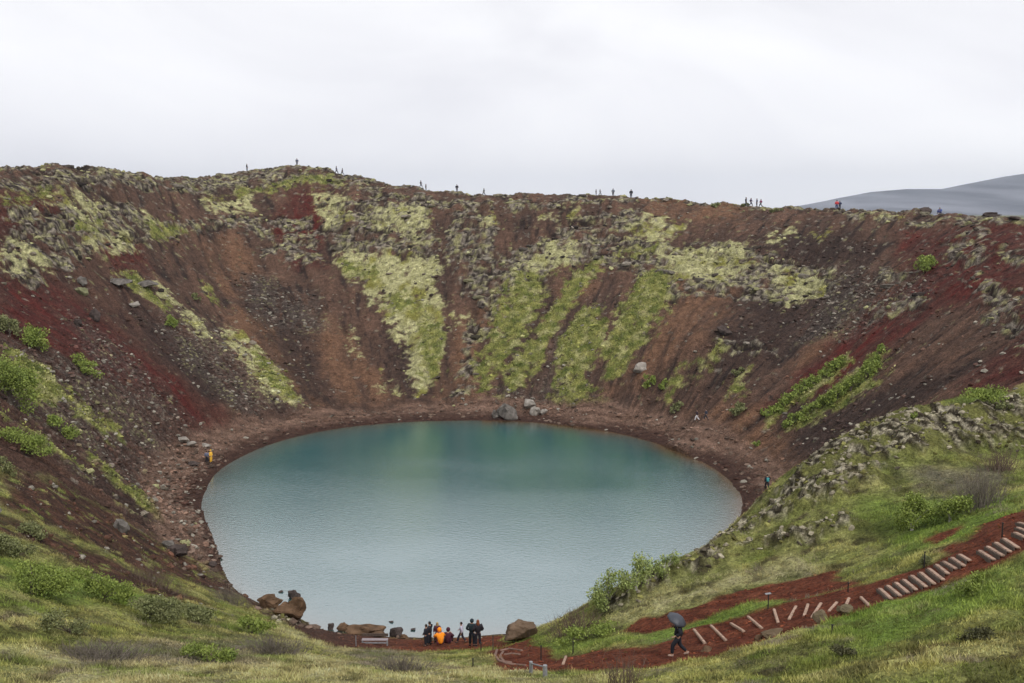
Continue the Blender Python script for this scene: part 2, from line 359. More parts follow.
M['lichen'] = np.maximum(cover(x, y, 'lichen', FARW['lichen'][:1], 3.0, 1.5), .78*M['lichen'])*(1-nearness)
for k, pl in NEARW.items(): M[k] = cover(x, y, k, pl, {'soil': .35, 'nrock': .7}.get(k, 1.5), {'soil': .75, 'nrock': .8}.get(k, 1.2))*nearness
# path corridor kept crisp
beach = sstep(9.5, 5.5, sdist+1.2*pnoise(x/3, y/3, 9))*sstep(5.0, 3.0, z)*(1-0.9*nearness)
wall = (1-nearness)*inner

# the crest line of the rim, seen against the sky
CREST = []
for _p in range(-400, 1500, 20):
    _a, _ = raydir(_p, 300); _Y = np.arange(110 if _p < 1100 else 70, 300, .5); _g = base_z(_a*_Y, _Y); _k = int(np.argmax((_g-CAM_Z)/_Y)); CREST.append((_a*_Y[_k], _Y[_k], _g[_k]))
CREST = np.array(CREST)
def line_dist(x, y, L_):
    d = np.full(x.shape, 1e9, np.float32)
    for a, b_ in zip(L_[:-1], L_[1:]):
        e = b_[:2]-a[:2]; wx, wy = x-a[0], y-a[1]; t_ = np.clip((wx*e[0]+wy*e[1])/(e@e), 0, 1); d = np.minimum(d, (wx-e[0]*t_)**2+(wy-e[1]*t_)**2)
    return np.sqrt(d)
cd = line_dist(x, y, CREST)
crestm = sstep(4.5, 1.0, cd+2.0*pnoise(x/4, y/4, 141))*sstep(-0.25, 0.15, fbm(x/15, y/15, 3, 143)+0.15+0.35*(x < -10))
M['rock'] = np.maximum(M['rock'], crestm.astype(np.float32))
# relief
streak = fbm(ft/2.2, fr/16, 4, 31)                        # gullies and scree trains down the fall line
streak2 = fbm(ft/0.8, fr/7, 3, 41)
lump = fbm(x/7, y/7, 4, 51); fine = fbm(x/1.3, y/1.3, 3, 55); knob = fbm(x/2.6, y/2.6, 4, 57, ridged=True)
rockm = np.clip(M['rock'], 0, 1)
up = np.clip(sdist/8, 0, 1)
z2 = z.copy()
z2 += wall*up*(0.85*streak+0.28*streak2+0.35*lump)
z2 += (0.07+0.05*wall)*fine*np.clip(sdist/3+0.4, 0.15, 1)*inner
# lava ledges: the beds stand out as steps
per = 3.3; wob = 2.6*fbm(x/13, y/13, 4, 81); ph = (z2+wob)/per; fl = np.floor(ph); fr_ = ph-fl
ter = (fl+sstep(0.45, 0.8, fr_))*per-wob
patchy = sstep(-0.15, 0.3, fbm(x/6, y/6, 3, 91)+0.25)
z2 -= 0.4*rockm
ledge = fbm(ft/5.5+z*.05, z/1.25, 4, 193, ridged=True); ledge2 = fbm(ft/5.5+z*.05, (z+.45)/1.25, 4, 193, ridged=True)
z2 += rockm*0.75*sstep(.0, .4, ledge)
z2 += rockm*patchy*(ter-z2)*(0.05+0.45*sstep(-0.1,0.35,fbm(x/11,y/11,3,92))) + rockm*(0.45*knob*sstep(-0.2, 0.5, lump+0.2)+0.2*fine)
z2 += crestm*0.55*(fbm(x/2.0, y/2.0, 4, 145, ridged=True)+0.1)
z2 += M['lichen']*(0.25*fbm(x/1.1, y/1.1, 3, 95)+0.15)+M['green']*(0.35*fbm(x/1.6, y/1.6, 3, 97)+0.2)
z2 += M['rubble']*0.3*fbm(x/0.9, y/0.9, 3, 99, ridged=True)*up
# blocky lava crest along the far rim
crest = sstep(5, 0, np.abs(z-np.maximum(z, 0)))*0
hum = fbm(x/4.0, y/4.0, 3, 63); mound = fbm(x/1.4, y/1.4, 3, 65)
ng = nearness*(1-M['soil'])*np.clip(sdist/4, 0, 1)*(np.abs(y-60) < 90)
z2 += ng*(0.32*hum+0.13*mound)
z2 += M['nrock']*(0.45*fbm(x/3.6, y/3.6, 3, 69, ridged=True)+0.4*fbm(x/1.8, y/1.8, 4, 67, ridged=True)+0.2)
z2 += M['soil']*0.05*fine
z2 = np.where((sdist > 0) & (sdist < 4), np.maximum(z2, 0.12*np.minimum(sdist, 3)), z2); z2 = np.where(sdist < 0, np.minimum(z2, 0.2*sdist), z2)
z2 = np.where(rr > 260, z+0.5*pnoise(x/40, y/40, 7), z2)
SKYL = np.array([(-60,172),(0,168),(40,166),(70,163),(100,167),(140,171),(160,175),(190,177),(220,176),(240,172),(270,168),(300,165),(320,166),(345,173),(370,179),(400,185),(430,189),(460,193),(500,194),(560,194),(610,195),(650,198),(700,202),(740,205),(800,208),(850,209),(900,211),(950,214),(1000,217),(1024,219),(1090,222)], float)
_pxv = 512+F*CP*x/np.maximum(y, 1); _sel = (y > 100) & (y < 330) & (_pxv > -80) & (_pxv < 1110)
_el = np.where(_sel, (z2-CAM_Z)/np.maximum(y, 1), -9); _bins = np.arange(-60, 1100, 20); _act = []
for _b in _bins:                                          # bring the blocky crest back to its surveyed height
    k = _sel & (np.abs(_pxv-_b) < 10); q_ = np.where(k)[0]; c10 = np.floor((_pxv[q_]-_b+10)/2).astype(int); mxs = [(_el[q_][c10 == c_]).max() for c_ in range(10) if (c10 == c_).any()]; _act.append(np.mean(mxs))
_tgt = raydir(512, np.interp(_bins, SKYL[:, 0], SKYL[:, 1]))[1]; _dd = _tgt-np.array(_act); _dd = np.convolve(np.pad(_dd, 1, 'edge'), [.25, .5, .25], 'valid')
print('crest shift px', np.round(_dd*F)[::6]); z2 = z2+np.where(_sel, np.interp(_pxv, _bins, _dd)*y*sstep(70, 12, cd+0*y), 0)
z = z2.astype(np.float32)
ZG = z.reshape(sh)
def ground_z(px, py):
    px = np.asarray(px, float); py = np.asarray(py, float)
    j = np.interp(py, V, np.arange(len(V))); i = np.interp(px/ysc(py), U, np.arange(len(U)))
    i = np.clip(i, 0, len(U)-1.001); j = np.clip(j, 0, len(V)-1.001); a = i.astype(int); b = j.astype(int); u = i-a; v = j-b
    return (ZG[b, a]*(1-u)+ZG[b, a+1]*u)*(1-v)+(ZG[b+1, a]*(1-u)+ZG[b+1, a+1]*u)*v
def sample(field, px, py):
    G = field.reshape(sh); j = np.clip(np.rint(np.interp(py, V, np.arange(len(V)))).astype(int), 0, len(V)-1)
    i = np.clip(np.rint(np.interp(np.asarray(px)/ysc(np.asarray(py)), U, np.arange(len(U)))).astype(int), 0, len(U)-1); return G[j, i]

_z = z; _xo, _yo = x.copy(), y.copy(); x = x+(x-cx)/(rr+5)*0.8*_z; y = y+(y-cy)/(rr+5)*0.8*_z      # so that stains keep their grain on steep faces too
# colours of the soils, mosses and lavas, with shade painted below the ledges
def C(*c): return np.array(c, np.float32)
def lay(c, m, k): return c*(1-m[:, None])+k*m[:, None]
def two(a, b, t): t = np.clip(t, 0, 1)[:, None]; return a*(1-t)+b*t
A1 = C(.086, .056, .044); A2 = C(.150, .090, .064); A3 = C(.038, .029, .027)
col = two(A1, A2, 0.5+1.1*streak+0.5*lump); col = two(col, A3, sstep(0.05, 0.5, -streak2-0.3*lump)*0.8)
left = sstep(-20, -60, _xo)*sstep(190, 150, _yo)
col = lay(col, (left*0.6).astype(np.float32), C(.082, .042, .033))
col = lay(col, M['orange']*0.75*sstep(-0.6, 0.2, streak), C(.185, .105, .064))
col = lay(col, M['dark']*0.75*sstep(-0.7, 0.1, streak2+lump), C(.048, .035, .032))
redc = two(C(.128, .027, .022), C(.080, .027, .024), 0.5+1.5*streak)
col = lay(col, M['red']*np.clip(0.72+0.8*streak2+0.5*lump, 0.1, .95), redc)
stone = two(C(.036, .028, .025), C(.25, .22, .18), sstep(-0.1, 0.55, fbm(x/1.1, y/1.1, 3, 101)+0.35*knob))
mossy = two(stone, C(.25, .24, .115), sstep(0.0, 0.4, fbm(x/2.4, y/2.4, 4, 103)-0.02))
crust = sstep(.05, .35, ledge); under = sstep(.0, .3, ledge2-ledge)  # under: dark undercut shade painted into the rock just below each ledge
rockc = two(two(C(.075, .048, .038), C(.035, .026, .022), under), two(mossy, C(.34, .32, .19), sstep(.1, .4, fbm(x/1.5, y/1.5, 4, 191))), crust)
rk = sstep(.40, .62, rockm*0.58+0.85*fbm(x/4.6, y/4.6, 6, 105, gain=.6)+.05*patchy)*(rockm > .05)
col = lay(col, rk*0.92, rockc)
col = lay(col, M['rubble']*.55*sstep(-.4, .1, streak2+lump), C(.098, .080, .069))
rb = M['rubble']*sstep(0.05, 0.3, fbm(x/0.8, y/0.8, 3, 107)-0.02)*0.7
col = lay(col, rb, two(stone, C(.27, .26, .13), sstep(0, .3, lump)))
li = sstep(.33, .66, M['lichen']*0.85+1.0*fbm(x/2.6, y/2.6, 6, 109, gain=.66)+0.35*streak)*(M['lichen'] > .03)
lic = two(C(.27, .262, .125), C(.43, .41, .23), 0.5+1.4*fbm(x/1.0, y/1.0, 3, 111)); lic = two(lic, C(.22, .21, .06), sstep(0.05, 0.4, fbm(x/6, y/9, 3, 113)))
col = lay(col, li*0.95, lic)
gr = sstep(.30, .64, M['green']*0.85+0.95*fbm(x/2.6, y/2.6, 6, 115, gain=.62)+0.4*streak)*(M['green'] > .03)
grc = two(C(.110, .135, .034), C(.265, .260, .085), 0.5+1.3*fbm(x/2.2, y/2.2, 4, 117)); grc = two(grc, C(.36, .34, .17), sstep(0.05, 0.35, fbm(x/3.1, y/3.1, 4, 119))*0.7)
col = lay(col, gr*0.95, grc)
rim_y = np.zeros_like(x)
# sparse moss flecks all over the wall, thinning downwards
fk = wall*sstep(0.30, 0.46, fbm(x/1.7, y/1.7, 4, 121)+0.10*sstep(12, 36, z))*0.75
col = lay(col, fk.astype(np.float32), mossy)
bc = two(C(.135, .085, .062), C(.215, .140, .105), 0.5+1.6*fbm(ft/9, fr/0.9, 3, 123)); bc = two(bc, C(.075, .042, .032), sstep(1.1, 0.1, z+0.25*fine))
col = lay(col, beach.astype(np.float32), bc)
# the viewer's slope
gc = two(C(.160, .190, .050), C(.30, .29, .115), 0.5+1.2*hum); gc = two(gc, C(.075, .062, .034), sstep(0.05, 0.4, -mound)*0.85); gc = two(gc, C(.10, .105, .035), sstep(0.0, .35, fbm(x/2.6, y/3.4, 5, 187))*0.75); gc = two(gc, C(.34, .31, .18), M['straw']*(0.5+0.8*mound)); gc = two(gc, C(.15, .225, .045), M['brightgrass']*0.8); gc = two(gc, C(.16, .145, .11), M['grey']*0.8)
col = lay(col, nearness, gc)
nso = two(C(.125, .036, .020), C(.190, .068, .037), 0.5+fine); nso = two(nso, C(.085, .052, .040), sstep(-5, -15, _xo)*0.9)
bk = M['bank']*sstep(-.30, -.05, fbm(x/2.2, y/2.2, 4, 181)+.12)
col = lay(col, bk*nearness, two(C(.060, .036, .028), C(.12, .062, .042), 0.5+1.5*fbm(x/3, y/1.2, 3, 183)))
col = lay(col, M['soil']*nearness, nso)
nst = two(C(.042, .031, .023), C(.40, .36, .27), sstep(-0.15, 0.35, fbm(x/0.7, y/0.7, 3, 131))); nst = two(nst, C(.17, .17, .06), sstep(-0.08, 0.15, fbm(x/2.1, y/2.1, 4, 133)))
col = lay(col, M['nrock']*0.95, nst)
bed = (sdist < 0.4); col = lay(col, (sstep(0.5, -0.5, sdist)*0.9).astype(np.float32), C(.10, .062, .035))
outc = two(C(.09, .10, .04), C(.16, .15, .08), 0.5+fbm(x/60, y/60, 4, 135)); col = lay(col, sstep(230, 270, rr).astype(np.float32), outc)
lum = (col@C(.3, .55, .15))[:, None]; col = lum*(np.clip(lum/.10, .2, 5)**.22)*np.clip(col/lum, .05, 4)**1.08      # tonal contrast and saturation boost baked into the whole ground colour
col = np.clip(col, 0.008, 0.62)

# ground material: the surveyed colour broken up by grit, pebbles and dust, with micro shade painted into hollows
x, y = _xo, _yo
gm = bpy.data.materials.new('ground_cover'); gm.use_nodes = True; t = gm.node_tree; b = t.nodes['Principled BSDF']
b.inputs['Roughness'].default_value = 0.95; b.inputs['Specular IOR Level'].default_value = 0.12
at = N(t, 'ShaderNodeAttribute', attribute_name='col'); tcn = N(t, 'ShaderNodeTexCoord')
def nz_(scale, det=4, rough=0.6):
    n = N(t, 'ShaderNodeTexNoise'); n.inputs['Scale'].default_value = scale; n.inputs['Detail'].default_value = det; n.inputs['Roughness'].default_value = rough
    t.links.new(tcn.outputs['Object'], n.inputs['Vector']); return n
def mrr(src, a, b_, c, d):
    m = N(t, 'ShaderNodeMapRange'); m.inputs['From Min'].default_value = a; m.inputs['From Max'].default_value = b_; m.inputs['To Min'].default_value = c; m.inputs['To Max'].default_value = d
    t.links.new(src, m.inputs['Value']); return m.outputs[0]
na = nz_(0.9, 6, 0.7); nb = nz_(5.0, 5, 0.7)
vo = N(t, 'ShaderNodeTexVoronoi'); vo.inputs['Scale'].default_value = 1.9; t.links.new(tcn.outputs['Object'], vo.inputs['Vector'])
fa = mrr(na.outputs['Fac'], 0.3, 0.7, 0.55, 1.45); fb = mrr(nb.outputs['Fac'], 0.3, 0.7, 0.3, 1.7); fc = mrr(vo.outputs['Distance'], 0.0, 0.45, 1.22, 0.92)
m1 = N(t, 'ShaderNodeMath', operation='MULTIPLY'); m2 = N(t, 'ShaderNodeMath', operation='MULTIPLY')
t.links.new(fa, m1.inputs[0]); t.links.new(fb, m1.inputs[1]); t.links.new(m1.outputs[0], m2.inputs[0]); t.links.new(fc, m2.inputs[1])
sc_ = N(t, 'ShaderNodeVectorMath', operation='SCALE'); t.links.new(at.outputs['Color'], sc_.inputs[0]); t.links.new(m2.outputs[0], sc_.inputs['Scale'])
t.links.new(sc_.outputs[0], b.inputs['Base Color'])
bp = N(t, 'ShaderNodeBump'); bp.inputs['Strength'].default_value = 0.9; bp.inputs['Distance'].default_value = 0.4
ad = N(t, 'ShaderNodeMath', operation='ADD'); t.links.new(na.outputs['Fac'], ad.inputs[0]); t.links.new(nb.outputs['Fac'], ad.inputs[1]); t.links.new(ad.outputs[0], bp.inputs['Height']); t.links.new(bp.outputs[0], b.inputs['Normal'])

nx, ny = sh[1], sh[0]
ii = (np.arange(ny-1)[:, None]*nx+np.arange(nx-1)[None, :]).ravel()
quads = np.stack([ii, ii+1, ii+nx+1, ii+nx], 1).astype(np.int32)
vert = np.stack([x, y, z], 1)
PATHP = outline(NEARM['soil'][1], True)
pmask = (cover(x, y, 'path', [PATHP], .35, .75) > .5) & (nearness > .5)
bmask = (beach > .55) & (sdist > -1.5) & (nearness < .5)
qp = pmask[quads].sum(1) >= 3; qb = (bmask[quads].sum(1) >= 3) & ~qp
def sub(name, sel):
    q = quads[sel]; u, inv = np.unique(q, return_inverse=True); me = mk_mesh(name, vert[u], inv.reshape(-1, 4), gm, True, col[u]); o = mk_obj(name, me); o['kind'] = 'structure'; return o
sub('ground', ~(qp | qb)); sub('path', qp); sub('beach', qb)

# ------------------------------------------------------------------ the lake
gxl = np.arange(shoreS[:, 0].min()-5, shoreS[:, 0].max()+5, 0.8); gyl = np.arange(shoreS[:, 1].min()-5, shoreS[:, 1].max()+5, 0.8)
LX, LY = np.meshgrid(gxl, gyl); lx, ly = LX.ravel(), LY.ravel(); lsd = poly_sd(lx, ly, shoreS)
depth = np.clip(-ground_z(lx, ly), 0, 20)
q = (np.arange(len(gyl)-1)[:, None]*len(gxl)+np.arange(len(gxl)-1)[None]).ravel(); q = np.stack([q, q+1, q+len(gxl)+1, q+len(gxl)], 1)
q = q[(lsd[q] > -2.5).all(1)]
shal = np.exp(-depth/1.1)*np.where((ly > 100) & (lx > -5), 1.0, 0.55)
deep = np.tile(C(.0, .135, .150), (len(lx), 1)); deep = two(deep.astype(np.float32), C(.12, .065, .022), shal)
wm = bpy.data.materials.new('lake_water'); wm.use_nodes = True; t = wm.node_tree; t.nodes.clear()
out = N(t, 'ShaderNodeOutputMaterial'); df = N(t, 'ShaderNodeBsdfDiffuse'); gl = N(t, 'ShaderNodeBsdfGlossy'); gl.inputs['Roughness'].default_value = 0.11
at = N(t, 'ShaderNodeAttribute', attribute_name='col'); t.links.new(at.outputs['Color'], df.inputs['Color'])
fn = N(t, 'ShaderNodeFresnel'); fn.inputs['IOR'].default_value = 3.2
fx = N(t, 'ShaderNodeMath', operation='MULTIPLY', use_clamp=True); fx.inputs[1].default_value = 2.0; t.links.new(fn.outputs[0], fx.inputs[0]); fy = N(t, 'ShaderNodeMath', operation='MINIMUM'); fy.inputs[1].default_value = 0.55; t.links.new(fx.outputs[0], fy.inputs[0])
ms = N(t, 'ShaderNodeMixShader'); t.links.new(fy.outputs[0], ms.inputs[0]); t.links.new(df.outputs[0], ms.inputs[1]); t.links.new(gl.outputs[0], ms.inputs[2]); t.links.new(ms.outputs[0], out.inputs[0])
tcn = N(t, 'ShaderNodeTexCoord'); mpn = N(t, 'ShaderNodeMapping'); mpn.inputs['Scale'].default_value = (1.0, 1.5, 1.0); mpn.inputs['Rotation'].default_value = (0, 0, 0.5)
t.links.new(tcn.outputs['Object'], mpn.inputs[0])
wn = N(t, 'ShaderNodeTexNoise'); wn.inputs['Scale'].default_value = 1.7; wn.inputs['Detail'].default_value = 4; wn.inputs['Roughness'].default_value = 0.65; t.links.new(mpn.outputs[0], wn.inputs['Vector'])
wg = N(t, 'ShaderNodeTexNoise'); wg.inputs['Scale'].default_value = 0.045; wg.inputs['Detail'].default_value = 3; t.links.new(mpn.outputs[0], wg.inputs['Vector'])
wr = mrr(wg.outputs['Fac'], 0.35, 0.65, 0.5, 1.0)
bp = N(t, 'ShaderNodeBump'); bp.inputs['Distance'].default_value = 0.04; t.links.new(wn.outputs['Fac'], bp.inputs['Height']); t.links.new(wr, bp.inputs['Strength'])
for n in (df, gl, fn): t.links.new(bp.outputs[0], n.inputs['Normal'])
u, inv = np.unique(q, return_inverse=True)
lake = mk_obj('lake_water', mk_mesh('lake_water', np.stack([lx, ly, np.zeros_like(lx)], 1)[u], inv.reshape(-1, 4), wm, True, np.clip(deep[u], 0, 1))); lake['kind'] = 'structure'

# ------------------------------------------------------------------ the far mountain and the air in front of it
def far_hill(name, prof, Y, depth_, c, seed, extra):
    xs = np.array([raydir(p, 212)[0]*Y for p, _ in prof]); zs = np.array([CAM_Z+raydir(512, q)[1]*Y for _, q in prof])
    X = np.linspace(xs[0], xs[-1], 360); crest = np.interp(X, xs, zs); D = np.linspace(-1, 1.3, 70); V_ = []
    for d in D:
        k = np.clip(1-abs(d), 0, 1) if d < 0 else np.clip(1-d*0.8, 0, 1)
        k = k**1.25; n = fbm(X/420+d*2.2, np.full_like(X, d*3), 5, seed, ridged=True)
        V_.append(np.stack([X, np.full_like(X, Y+d*depth_)+40*fbm(X/300, X*0+d, 2, seed+3), 14+(crest-14)*k+extra*n*(1-k)*min(1, k*6)], 1))
    V_ = np.concatenate(V_); i = (np.arange(len(D)-1)[:, None]*360+np.arange(359)[None]).ravel(); qd = np.stack([i, i+1, i+361, i+360], 1)
    cl = two(C(*c[0]), C(*c[1]), 0.5+1.4*fbm(V_[:, 0]/420+V_[:, 2]/90, V_[:, 1]/700, 5, seed+9))
    o = mk_obj(name, mk_mesh(name, V_, qd, gm, True, cl)); o['kind'] = 'structure'
far_hill('mountain', [(700,214),(790,209),(838,198),(870,192),(905,189),(940,189),(965,184),(1000,177),(1040,171),(1120,168),(1300,150),(1500,190),(1600,212)], 6200, 1500, ((.09,.10,.125),(.24,.25,.29)), 200, 25)
hz = bpy.data.materials.new('haze_air'); hz.use_nodes = True; t = hz.node_tree; t.nodes.clear()
o_ = N(t, 'ShaderNodeOutputMaterial'); pv = N(t, 'ShaderNodeVolumePrincipled'); pv.inputs['Density'].default_value = 0.00007; pv.inputs['Color'].default_value = (.82, .89, 1.0, 1); pv.inputs['Anisotropy'].default_value = 0.2
t.links.new(pv.outputs[0], o_.inputs['Volume'])
xm, ym0, ym1, zt, zb = 12500, -1500, 12800, 480, float(z.min())-12
zb = min(zb, -20)
hv = np.array([(a, b_, c_) for c_ in (zb, zt) for b_ in (ym0, ym1) for a in (-xm, xm)])
hf = np.array([(0,2,3,1),(4,5,7,6),(0,1,5,4),(2,6,7,3),(0,4,6,2),(1,3,7,5)])
haze = mk_obj('haze', mk_mesh('haze', hv, hf, hz)); haze['kind'] = 'stuff'
# ------------------------------------------------------------------ loose stones, grass and leaves nobody could count
area = np.zeros(sh); dU = np.gradient(U); dV = np.gradient(V); area = (dU[None, :]*ysc(V)[:, None]*dV[:, None]).ravel()
def scatter(density, seed):
    r = np.random.default_rng(seed); lam = np.clip(density, 0, None)*area; k = r.poisson(lam); i = np.repeat(np.arange(len(x)), k)
    yy = y[i]+(r.random(len(i))-.5)*dV[i//nx]; xx = x[i]+(r.random(len(i))-.5)*(dU[i % nx]*ysc(yy)); return xx, yy, ground_z(xx, yy), i, r
def ico(sub_=0):
    import bmesh
    bm = bmesh.new(); bmesh.ops.create_icosphere(bm, subdivisions=sub_+1, radius=1.0); bm.verts.ensure_lookup_table()
    v = np.array([w.co[:] for w in bm.verts]); f = np.array([[q.index for q in p.verts] for p in bm.faces]); bm.free(); return v, f
def rot_rand(r, n):
    q = r.normal(size=(n, 4)); q /= np.linalg.norm(q, axis=1)[:, None]; w, a, b_, c_ = q.T
    return np.stack([np.stack([1-2*(b_*b_+c_*c_), 2*(a*b_-c_*w), 2*(a*c_+b_*w)], -1), np.stack([2*(a*b_+c_*w), 1-2*(a*a+c_*c_), 2*(b_*c_-a*w)], -1), np.stack([2*(a*c_-b_*w), 2*(b_*c_+a*w), 1-2*(a*a+b_*b_)], -1)], 1)
stone_m = mat('weathered_stone', (.2, .19, .17), 0.95, 0.1, 0.35, 6.0, attr=True, bump=0.6)
def stones(name, density, smin, smax, colf, seed, flat=0.6, mat_=None, power=2.2, block=False):
    xx, yy, zz, i, r = scatter(density, seed); n = len(xx); v0, f0 = ico(1 if block else 0); pw_ = .55 if block else .8
    vs = np.stack([np.sign(v0)*np.abs(v0)**pw_*((.82 if block else .72)+(.3 if block else .5)*np.random.default_rng(seed+k).random((len(v0), 1))) for k in range(8)])
    s = smin+(smax-smin)*r.random(n)**power
    R = rot_rand(r, n)
    if block: a_ = r.random(n)*6.283; R = np.zeros((n, 3, 3)); R[:, 0, 0] = np.cos(a_); R[:, 1, 1] = np.cos(a_); R[:, 0, 1] = -np.sin(a_); R[:, 1, 0] = np.sin(a_); R[:, 2, 2] = 1; R = R+r.normal(size=(n, 3, 3))*.07
    v = np.einsum('nij,nkj->nki', R, vs[r.integers(0, 8, n)]*np.stack([1+0.5*r.random(n), 0.7+0.4*r.random(n), 0.55+0.3*r.random(n)], -1)[:, None, :])
    v[..., 2] *= flat; v = v*s[:, None, None]*0.5+np.stack([xx, yy, zz+s*(0.0 if block else 0.06)], -1)[:, None, :]
    f = f0[None]+(np.arange(n)*len(v0))[:, None, None]
    c = np.repeat(colf(xx, yy, i, r), len(v0), 0)
    o = mk_obj(name, mk_mesh(name, v.reshape(-1, 3), f.reshape(-1, 3), mat_ or stone_m, False, np.clip(c, .01, .6))); o['kind'] = 'stuff'; return o
def stone_col(xx, yy, i, r):
    t_ = r.random(len(xx)); c = two(C(.032, .024, .020), C(.23, .195, .15), t_**1.4); k = (r.random(len(xx)) < 0.4); c[k] = C(.31, .30, .15)*(0.7+0.6*r.random((k.sum(), 1))); return c
def scree_col(xx, yy, i, r):
    c = col[i]*(0.55+1.1*r.random((len(xx), 1))); k = r.random(len(xx)) < 0.20; c[k] = C(.27, .245, .20)*(0.5+0.8*r.random((k.sum(), 1))); return c
lowz = (z > 0.1)
wl = wall*lowz*(y < 262)*(cd > -1)*(np.abs(UU.ravel()) < 0.8)
stones('lava_rubble', wl*(rockm*0.5*sstep(-.05, .35, fbm(x/3.5, y/3.5, 4, 151))+M['lichen']*0.14+crestm*0.3), 0.25, 1.3, stone_col, 201, 0.65)
stones('ledge_blocks', wl*(rockm*0.07*sstep(-.1, .3, fbm(ft/9, z/2.2, 3, 155))), 0.6, 2.2, lambda a, b_, i, r: mossy[i]*(0.6+0.6*r.random((len(a), 1))), 206, 0.6, block=True, power=1.6)
stones('scree', wl*(0.10+0.35*sstep(0, .5, fbm(ft/3, fr/14, 3, 153))+M['rubble']*1.6+M['dark']*0.4+0.25*beach), 0.22, 0.85, scree_col, 202, 0.6)
stones('shore_gravel', (beach*lowz*(0.6+1.4*(x < -15)*(y < 140)))*(sdist < 7), 0.18, 0.9, lambda a, b_, i, r: C(.15, .105, .08)*(0.4+1.1*r.random((len(a), 1))), 203, 0.5)
stones('mossy_rubble', nearness*M['nrock']*8*sstep(-.2, .15, fbm(x/1.6, y/1.6, 3, 159)+.05)*(np.abs(UU.ravel()) < .8), 0.08, 0.5, lambda a, b_, i, r: two(C(.042, .031, .022), C(.42, .375, .27), r.random(len(a)))*np.where(r.random((len(a), 1)) < .25, C(.7, .75, .35), C(1, 1, 1)), 204, 0.7)
stones('path_grit', nearness*(M['soil']*2.2)*(y < 90)*lowz, 0.04, 0.22, lambda a, b_, i, r: col[i]*(0.6+1.0*r.random((len(a), 1))), 205, 0.7)

leaf_m = mat('leafy_green', (.1, .13, .03), 0.7, 0.25, 0.15, 3.0, attr=True)
def leaves_mesh(name, cpos, size, c, r, up_=0.35, parent=None, kind=None, aspect=0.6):
    """small pointed leaf faces at cpos"""
    n = len(cpos); a = r.normal(size=(n, 3)); a /= np.linalg.norm(a, axis=1)[:, None]; a[:, 2] = np.abs(a[:, 2])*(1-up_)+up_; a /= np.linalg.norm(a, axis=1)[:, None]
    b_ = np.cross(a, r.normal(size=(n, 3))); b_ /= np.linalg.norm(b_, axis=1)[:, None]
    s = (size*(0.6+0.8*r.random(n)))[:, None]
    v = np.stack([cpos-a*s*.5, cpos+b_*s*.5*aspect, cpos+a*s*.5, cpos-b_*s*.5*aspect], 1).reshape(-1, 3)
    f = np.arange(n*4).reshape(-1, 4); o = mk_obj(name, mk_mesh(name, v, f, leaf_m, False, np.clip(np.repeat(c, 4, 0), .01, .5)), parent)
    if kind: o['kind'] = kind
    return o
# low willow and moss cushions on the green strips of the crater wall
xx, yy, zz, i, r = scatter(wl*(gr*11+li*1.2), 211); n = len(xx)
cp = np.stack([xx, yy, zz+0.05+0.45*r.random(n)**1.5*(0.4+gr[i])*(0.4+sstep(-.3, .5, fbm(xx/2, yy/2, 3, 157)))], 1)
leaves_mesh('ground_leaves', cp, 0.30, col[i]*(0.65+0.75*r.random((n, 1))), r, kind='stuff')
# grass, heather and straw on the viewer's slope
grass_m = mat('grass_blades', (.1, .13, .03), 0.8, 0.15, 0.1, 2.0, attr=True)
gd = nearness*(1-np.clip(M['soil']*1.5-.25+.8*fbm(x/.5, y/.5, 2, 195), 0, 1))*(1-.85*bk)*(1-0.75*M['nrock'])*np.clip(sdist/2, 0, 1)*(y > 16)*(np.abs(UU.ravel()) < 0.74)*(z > .6)
xx, yy, zz, i, r = scatter(gd*np.where(y < 50, 75, 40), 221); n = len(xx)
print('grass tufts', n)
tall = 0.5+0.9*sstep(-.2, .5, fbm(xx/2.4, yy/2.4, 3, 161)); tc_ = fbm(xx/3.2, yy/3.2, 4, 163)
gcol = col[i].copy(); gcol = two(gcol, C(.36, .34, .17), sstep(.0, .5, tc_+.02-.12*(xx > 6))*.5); gcol = two(gcol, C(.115, .19, .035), sstep(.0, .35, -tc_)*.6)
gcol = two(gcol, C(.085, .088, .032), sstep(.02, .35, fbm(xx/1.7, yy/2.3, 4, 167))*.7); gcol = two(gcol, C(.19, .17, .14), sstep(.2, .45, fbm(xx/2.0, yy/3.0, 4, 165))*.75)
gcol = np.clip(gcol, .01, 1); gl_ = (gcol@C(.3, .55, .15))[:, None]; gcol = .9*gl_*(gl_/.14)**.2*(gcol/gl_)**1.03
K = 4; base = np.stack([xx, yy, zz-.03], 1)[:, None, :].repeat(K, 1)+np.concatenate([r.normal(size=(n, K, 2))*.09, np.zeros((n, K, 1))], -1)
hh = (0.06+0.15*r.random((n, K)))*tall[:, None]; an = r.random((n, K))*6.283; lean = (0.25+0.7*r.random((n, K)))*hh; ln = r.random((n, K))*6.283
wd = 0.014+0.012*r.random((n, K)); sx = np.stack([np.cos(an)*wd, np.sin(an)*wd, an*0], -1)
tip = base+np.stack([np.cos(ln)*lean, np.sin(ln)*lean, hh], -1)
v = np.stack([base-sx, base+sx, tip], 2).reshape(-1, 3); f = np.arange(len(v)).reshape(-1, 3)
gc_ = gcol[:, None, :]*np.array([1.08, 1.0, 1.0])*(1.0+0.75*r.random((n, K, 1))); gc_ = np.repeat(gc_.reshape(-1, 3), 3, 0)
gobj = mk_obj('grass', mk_mesh('grass', v, f, grass_m, False, np.clip(gc_, .01, .55))); gobj['kind'] = 'stuff'
stones('bank_rubble', nearness*bk*2.2*sstep(-.1, .3, fbm(x/2.6, y/2.6, 3, 185)), 0.12, 0.8, scree_col, 207, 0.65)
